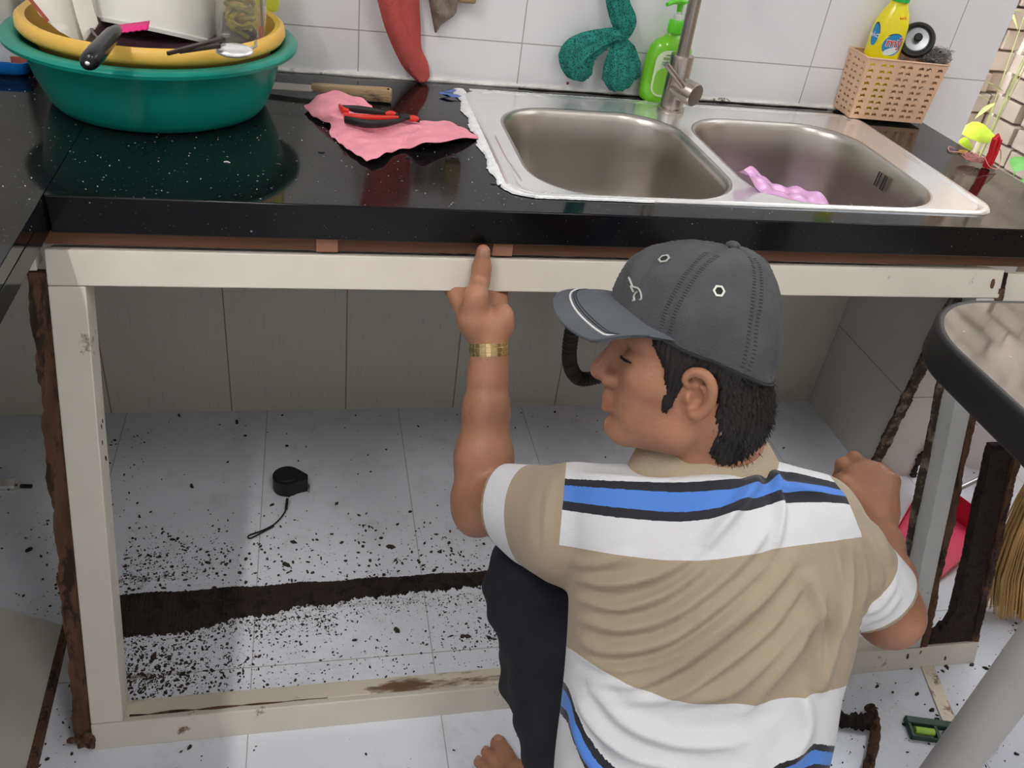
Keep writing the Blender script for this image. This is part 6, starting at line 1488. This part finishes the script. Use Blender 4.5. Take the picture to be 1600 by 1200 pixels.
b.rings([inner]+rs, True, False); b.add(rs[-1], [tuple(range(NT))])
cap = b.build('cap', M['cap'], person, angle=180)
b = MB(); top = hw(*crown(0, .999, False)); b.lathe([(.0001, .006), (.004, .0055), (.0075, .003), (.0082, 0), (.006, -.002), (.0001, -.003)][::-1], 24, Matrix.Translation(Vector(hw(CX-.015, 0, ZT+.0005))) @ Matrix([[*HR[0], 0], [*HR[1], 0], [*HR[2], 0], [0, 0, 0, 1]])); b.build('button', M['cap'], cap, angle=180)
# visor
def visor(s_, r, dz=0):
    a = s_*math.radians(66); root = crown(a, .0, False); root = root*np.array([1, 1, 1])+np.array([-.002*math.cos(a), -.002*math.sin(a), .004])
    be = s_*math.pi/2; out = np.array([.062+.116*abs(math.cos(be))**.46, .080*math.copysign(abs(math.sin(be))**.9, be), 0]); fr0 = min(1, abs(math.cos(be))*2); out[0] -= .14*out[1]*fr0; out[2] = .056-(.15*out[1]+.9*out[1]**2)*fr0-.008*math.cos(be)
    if abs(s_) > .999: out = root
    p = root*(1-r)+out*r; p[2] += .0065*math.sin(math.pi*r)*math.cos(be)+dz; return p
b = MB(); up_r = [[Vector(hw(*visor(s_, r))) for s_ in np.linspace(-1, 1, 61)] for r in np.linspace(0, 1, 24)]
b.grid(up_r); vis = b.build('visor', M['visor'], cap, angle=180, solid=.0032)
def vline(r_, rr, m_, nm, par, ext=1):
    b = MB(); pts = [Vector(hw(*visor(s_, min(r_(s_), .999), .0021))) for s_ in np.linspace(-ext, ext, 60)]; b.tube(pts, rr, 8); b.build(nm, m_, par)
pr_ = lambda s_: .74+.20*abs(s_)**3
vline(pr_, .00115, M['piping'], 'white_piping', vis, .92); vline(lambda s_: pr_(s_)-.06, .0006, M['capdark'], 'stitch_line', vis, .92); vline(lambda s_: pr_(s_)-.10, .0005, M['capdark'], 'stitch_line', vis, .92); vline(lambda s_: .995, .0017, M['visor'], 'edge_binding', vis, .985)
# things on the crown found by casting a ray from a point outside it
dg = bpy.context.evaluated_depsgraph_get(); dg.update(); bvh = BVHTree.FromObject(cap, dg); mwi = wm(cap)
def hit(px_, py_):
    o_ = mwi.inverted() @ Vector(CAM); d = (mwi.inverted() @ Vector(CAM+ray(px_, py_)))-o_; loc, nor, _, _ = bvh.ray_cast(o_, d.normalized())
    if loc is None: return None
    loc = mwi @ loc
    if nor.dot(d) > 0: nor = -nor
    return loc, nor
for px_, py_ in ((1038, 405), (1123, 455)):
    h = hit(px_, py_)
    if h:
        qt = h[1].to_track_quat('Z', 'Y').to_matrix().to_4x4(); T = Matrix.Translation(h[0]) @ qt
        b = MB(); b.lathe([(.0042, .0003), (.0068, .0006), (.0066, .0014), (.0044, .0014), (.0040, .0006)], 6, T); e = b.build('eyelet', M['silver'], cap, smooth=False)
        b = MB(); b.lathe([(.0001, .0005), (.0030, .0008), (.0041, .0013), (.0034, .0016), (.0018, .0008), (.0001, .0004)], 20, T); b.build('eyelet_core', M['capdark'], e)
lg = [[(983,434),(986,441),(989,448),(992,449),(998,451),(1002,458),(1003,467),(1000,468)], [(993,459),(991,464),(992,469),(989,470)], [(986,447),(988,452),(991,457)], [(993,459),(997,456)]]
b = MB()
for l_ in lg:
    ps = [hit(*p) for p in l_]; ps = [p[0]+p[1]*.0008 for p in ps if p]
    if len(ps) > 1: b.tube(smooth_path(ps, 3) if len(ps) > 2 else ps, .0011, 6)
b.build('embroidered_logo', M['silver'], cap)
b = MB(); nst = 0
for sm, rng in ((math.radians(58), (.06, .74)), (math.radians(118), (.04, .80))):
    for side in (-1, 1):
        for t in np.linspace(rng[0], rng[1], 34):
            p = crown(sm, t, False); r = max(math.hypot(p[0]-CX, p[1]), .01); off = side*(.0052)/r
            p0, p1 = crown(sm+off*.55, t), crown(sm+off*1.35, t); n_ = np.array([p0[0]-CX, p0[1], (p0[2]-.06)]); n_ /= np.linalg.norm(n_)
            b.tube([Vector(hw(*(p0+n_*.0003))), Vector(hw(*(p1+n_*.0003)))], .00045, 4); nst += 1
o = b.build('seam_stitches', M['capdark'], cap); o['kind'] = 'stuff'
b = MB(); pts = [Vector(hw(*(crown(a, .0, False)*np.array([1.0, 1.0, 1])+np.array([.0008*math.cos(a), .0008*math.sin(a), -.0005])))) for a in np.linspace(-math.pi, math.pi, 120)]
b.tube(pts, .0016, 6); b.build('rim_binding', M['capdark'], cap)

# ---------------- watch (gold bracelet) on the left wrist
M['gold'] = mat('pale_gold_metal', (0.78, 0.60, 0.30), .25, 1.0, var=.08); M['goldd'] = mat('brushed_gold_centre', (0.62, 0.47, 0.26), .4, 1.0)
wa = (palm0-wrL); wa = wa/np.linalg.norm(wa); wc0 = A3(764, 545, 1.184); e1 = PR-wa*(PR@wa); e1 /= np.linalg.norm(e1); e2 = np.cross(wa, e1)
def wring(rx, ry, z, a): return Vector(wc0+e1*(rx*math.cos(a))+e2*(ry*math.sin(a))+wa*z)
watch = None
NL = 22
b = MB(); b.rings([[wring(.0268, .0262, z, 2*math.pi*k/60) for k in range(60)] for z in (-.0075, .0075)]+[[wring(.0255, .0250, z, 2*math.pi*k/60) for k in range(60)] for z in (.0075, -.0075, )], True, False)
watch = b.build('wrist_watch', M['goldd'], person)
for k in range(NL):
    a0 = 2*math.pi*(k+.06)/NL; a1 = 2*math.pi*(k+.94)/NL; b = MB()
    for z0, z1, ro_ in ((-.0088, -.0036, .0012), (-.0032, .0032, .0020), (.0036, .0088, .0012)):
        vs = [wring(.0262+g, .0256+g, z, a) for g in (0, ro_) for z in (z0, z1) for a in (a0, a1)]
        b.add(vs, [(0,1,3,2),(4,6,7,5),(0,4,5,1),(2,3,7,6),(0,2,6,4),(1,5,7,3)])
    b.build('bracelet_link', M['gold'], watch, bevel=.0003)
b = MB(); a = -math.pi/2 if e2@PB > 0 else math.pi/2; cc = wring(.030, .030, 0, a); nz_ = (Vector(wring(.04, .04, 0, a))-cc).normalized(); T = Matrix.Translation(cc) @ nz_.to_track_quat('Z', 'Y').to_matrix().to_4x4()
b.lathe([(.0001, .003), (.014, .003), (.0165, .001), (.0165, -.004), (.0001, -.004)], 36, T); b.build('watch_case', M['gold'], watch)
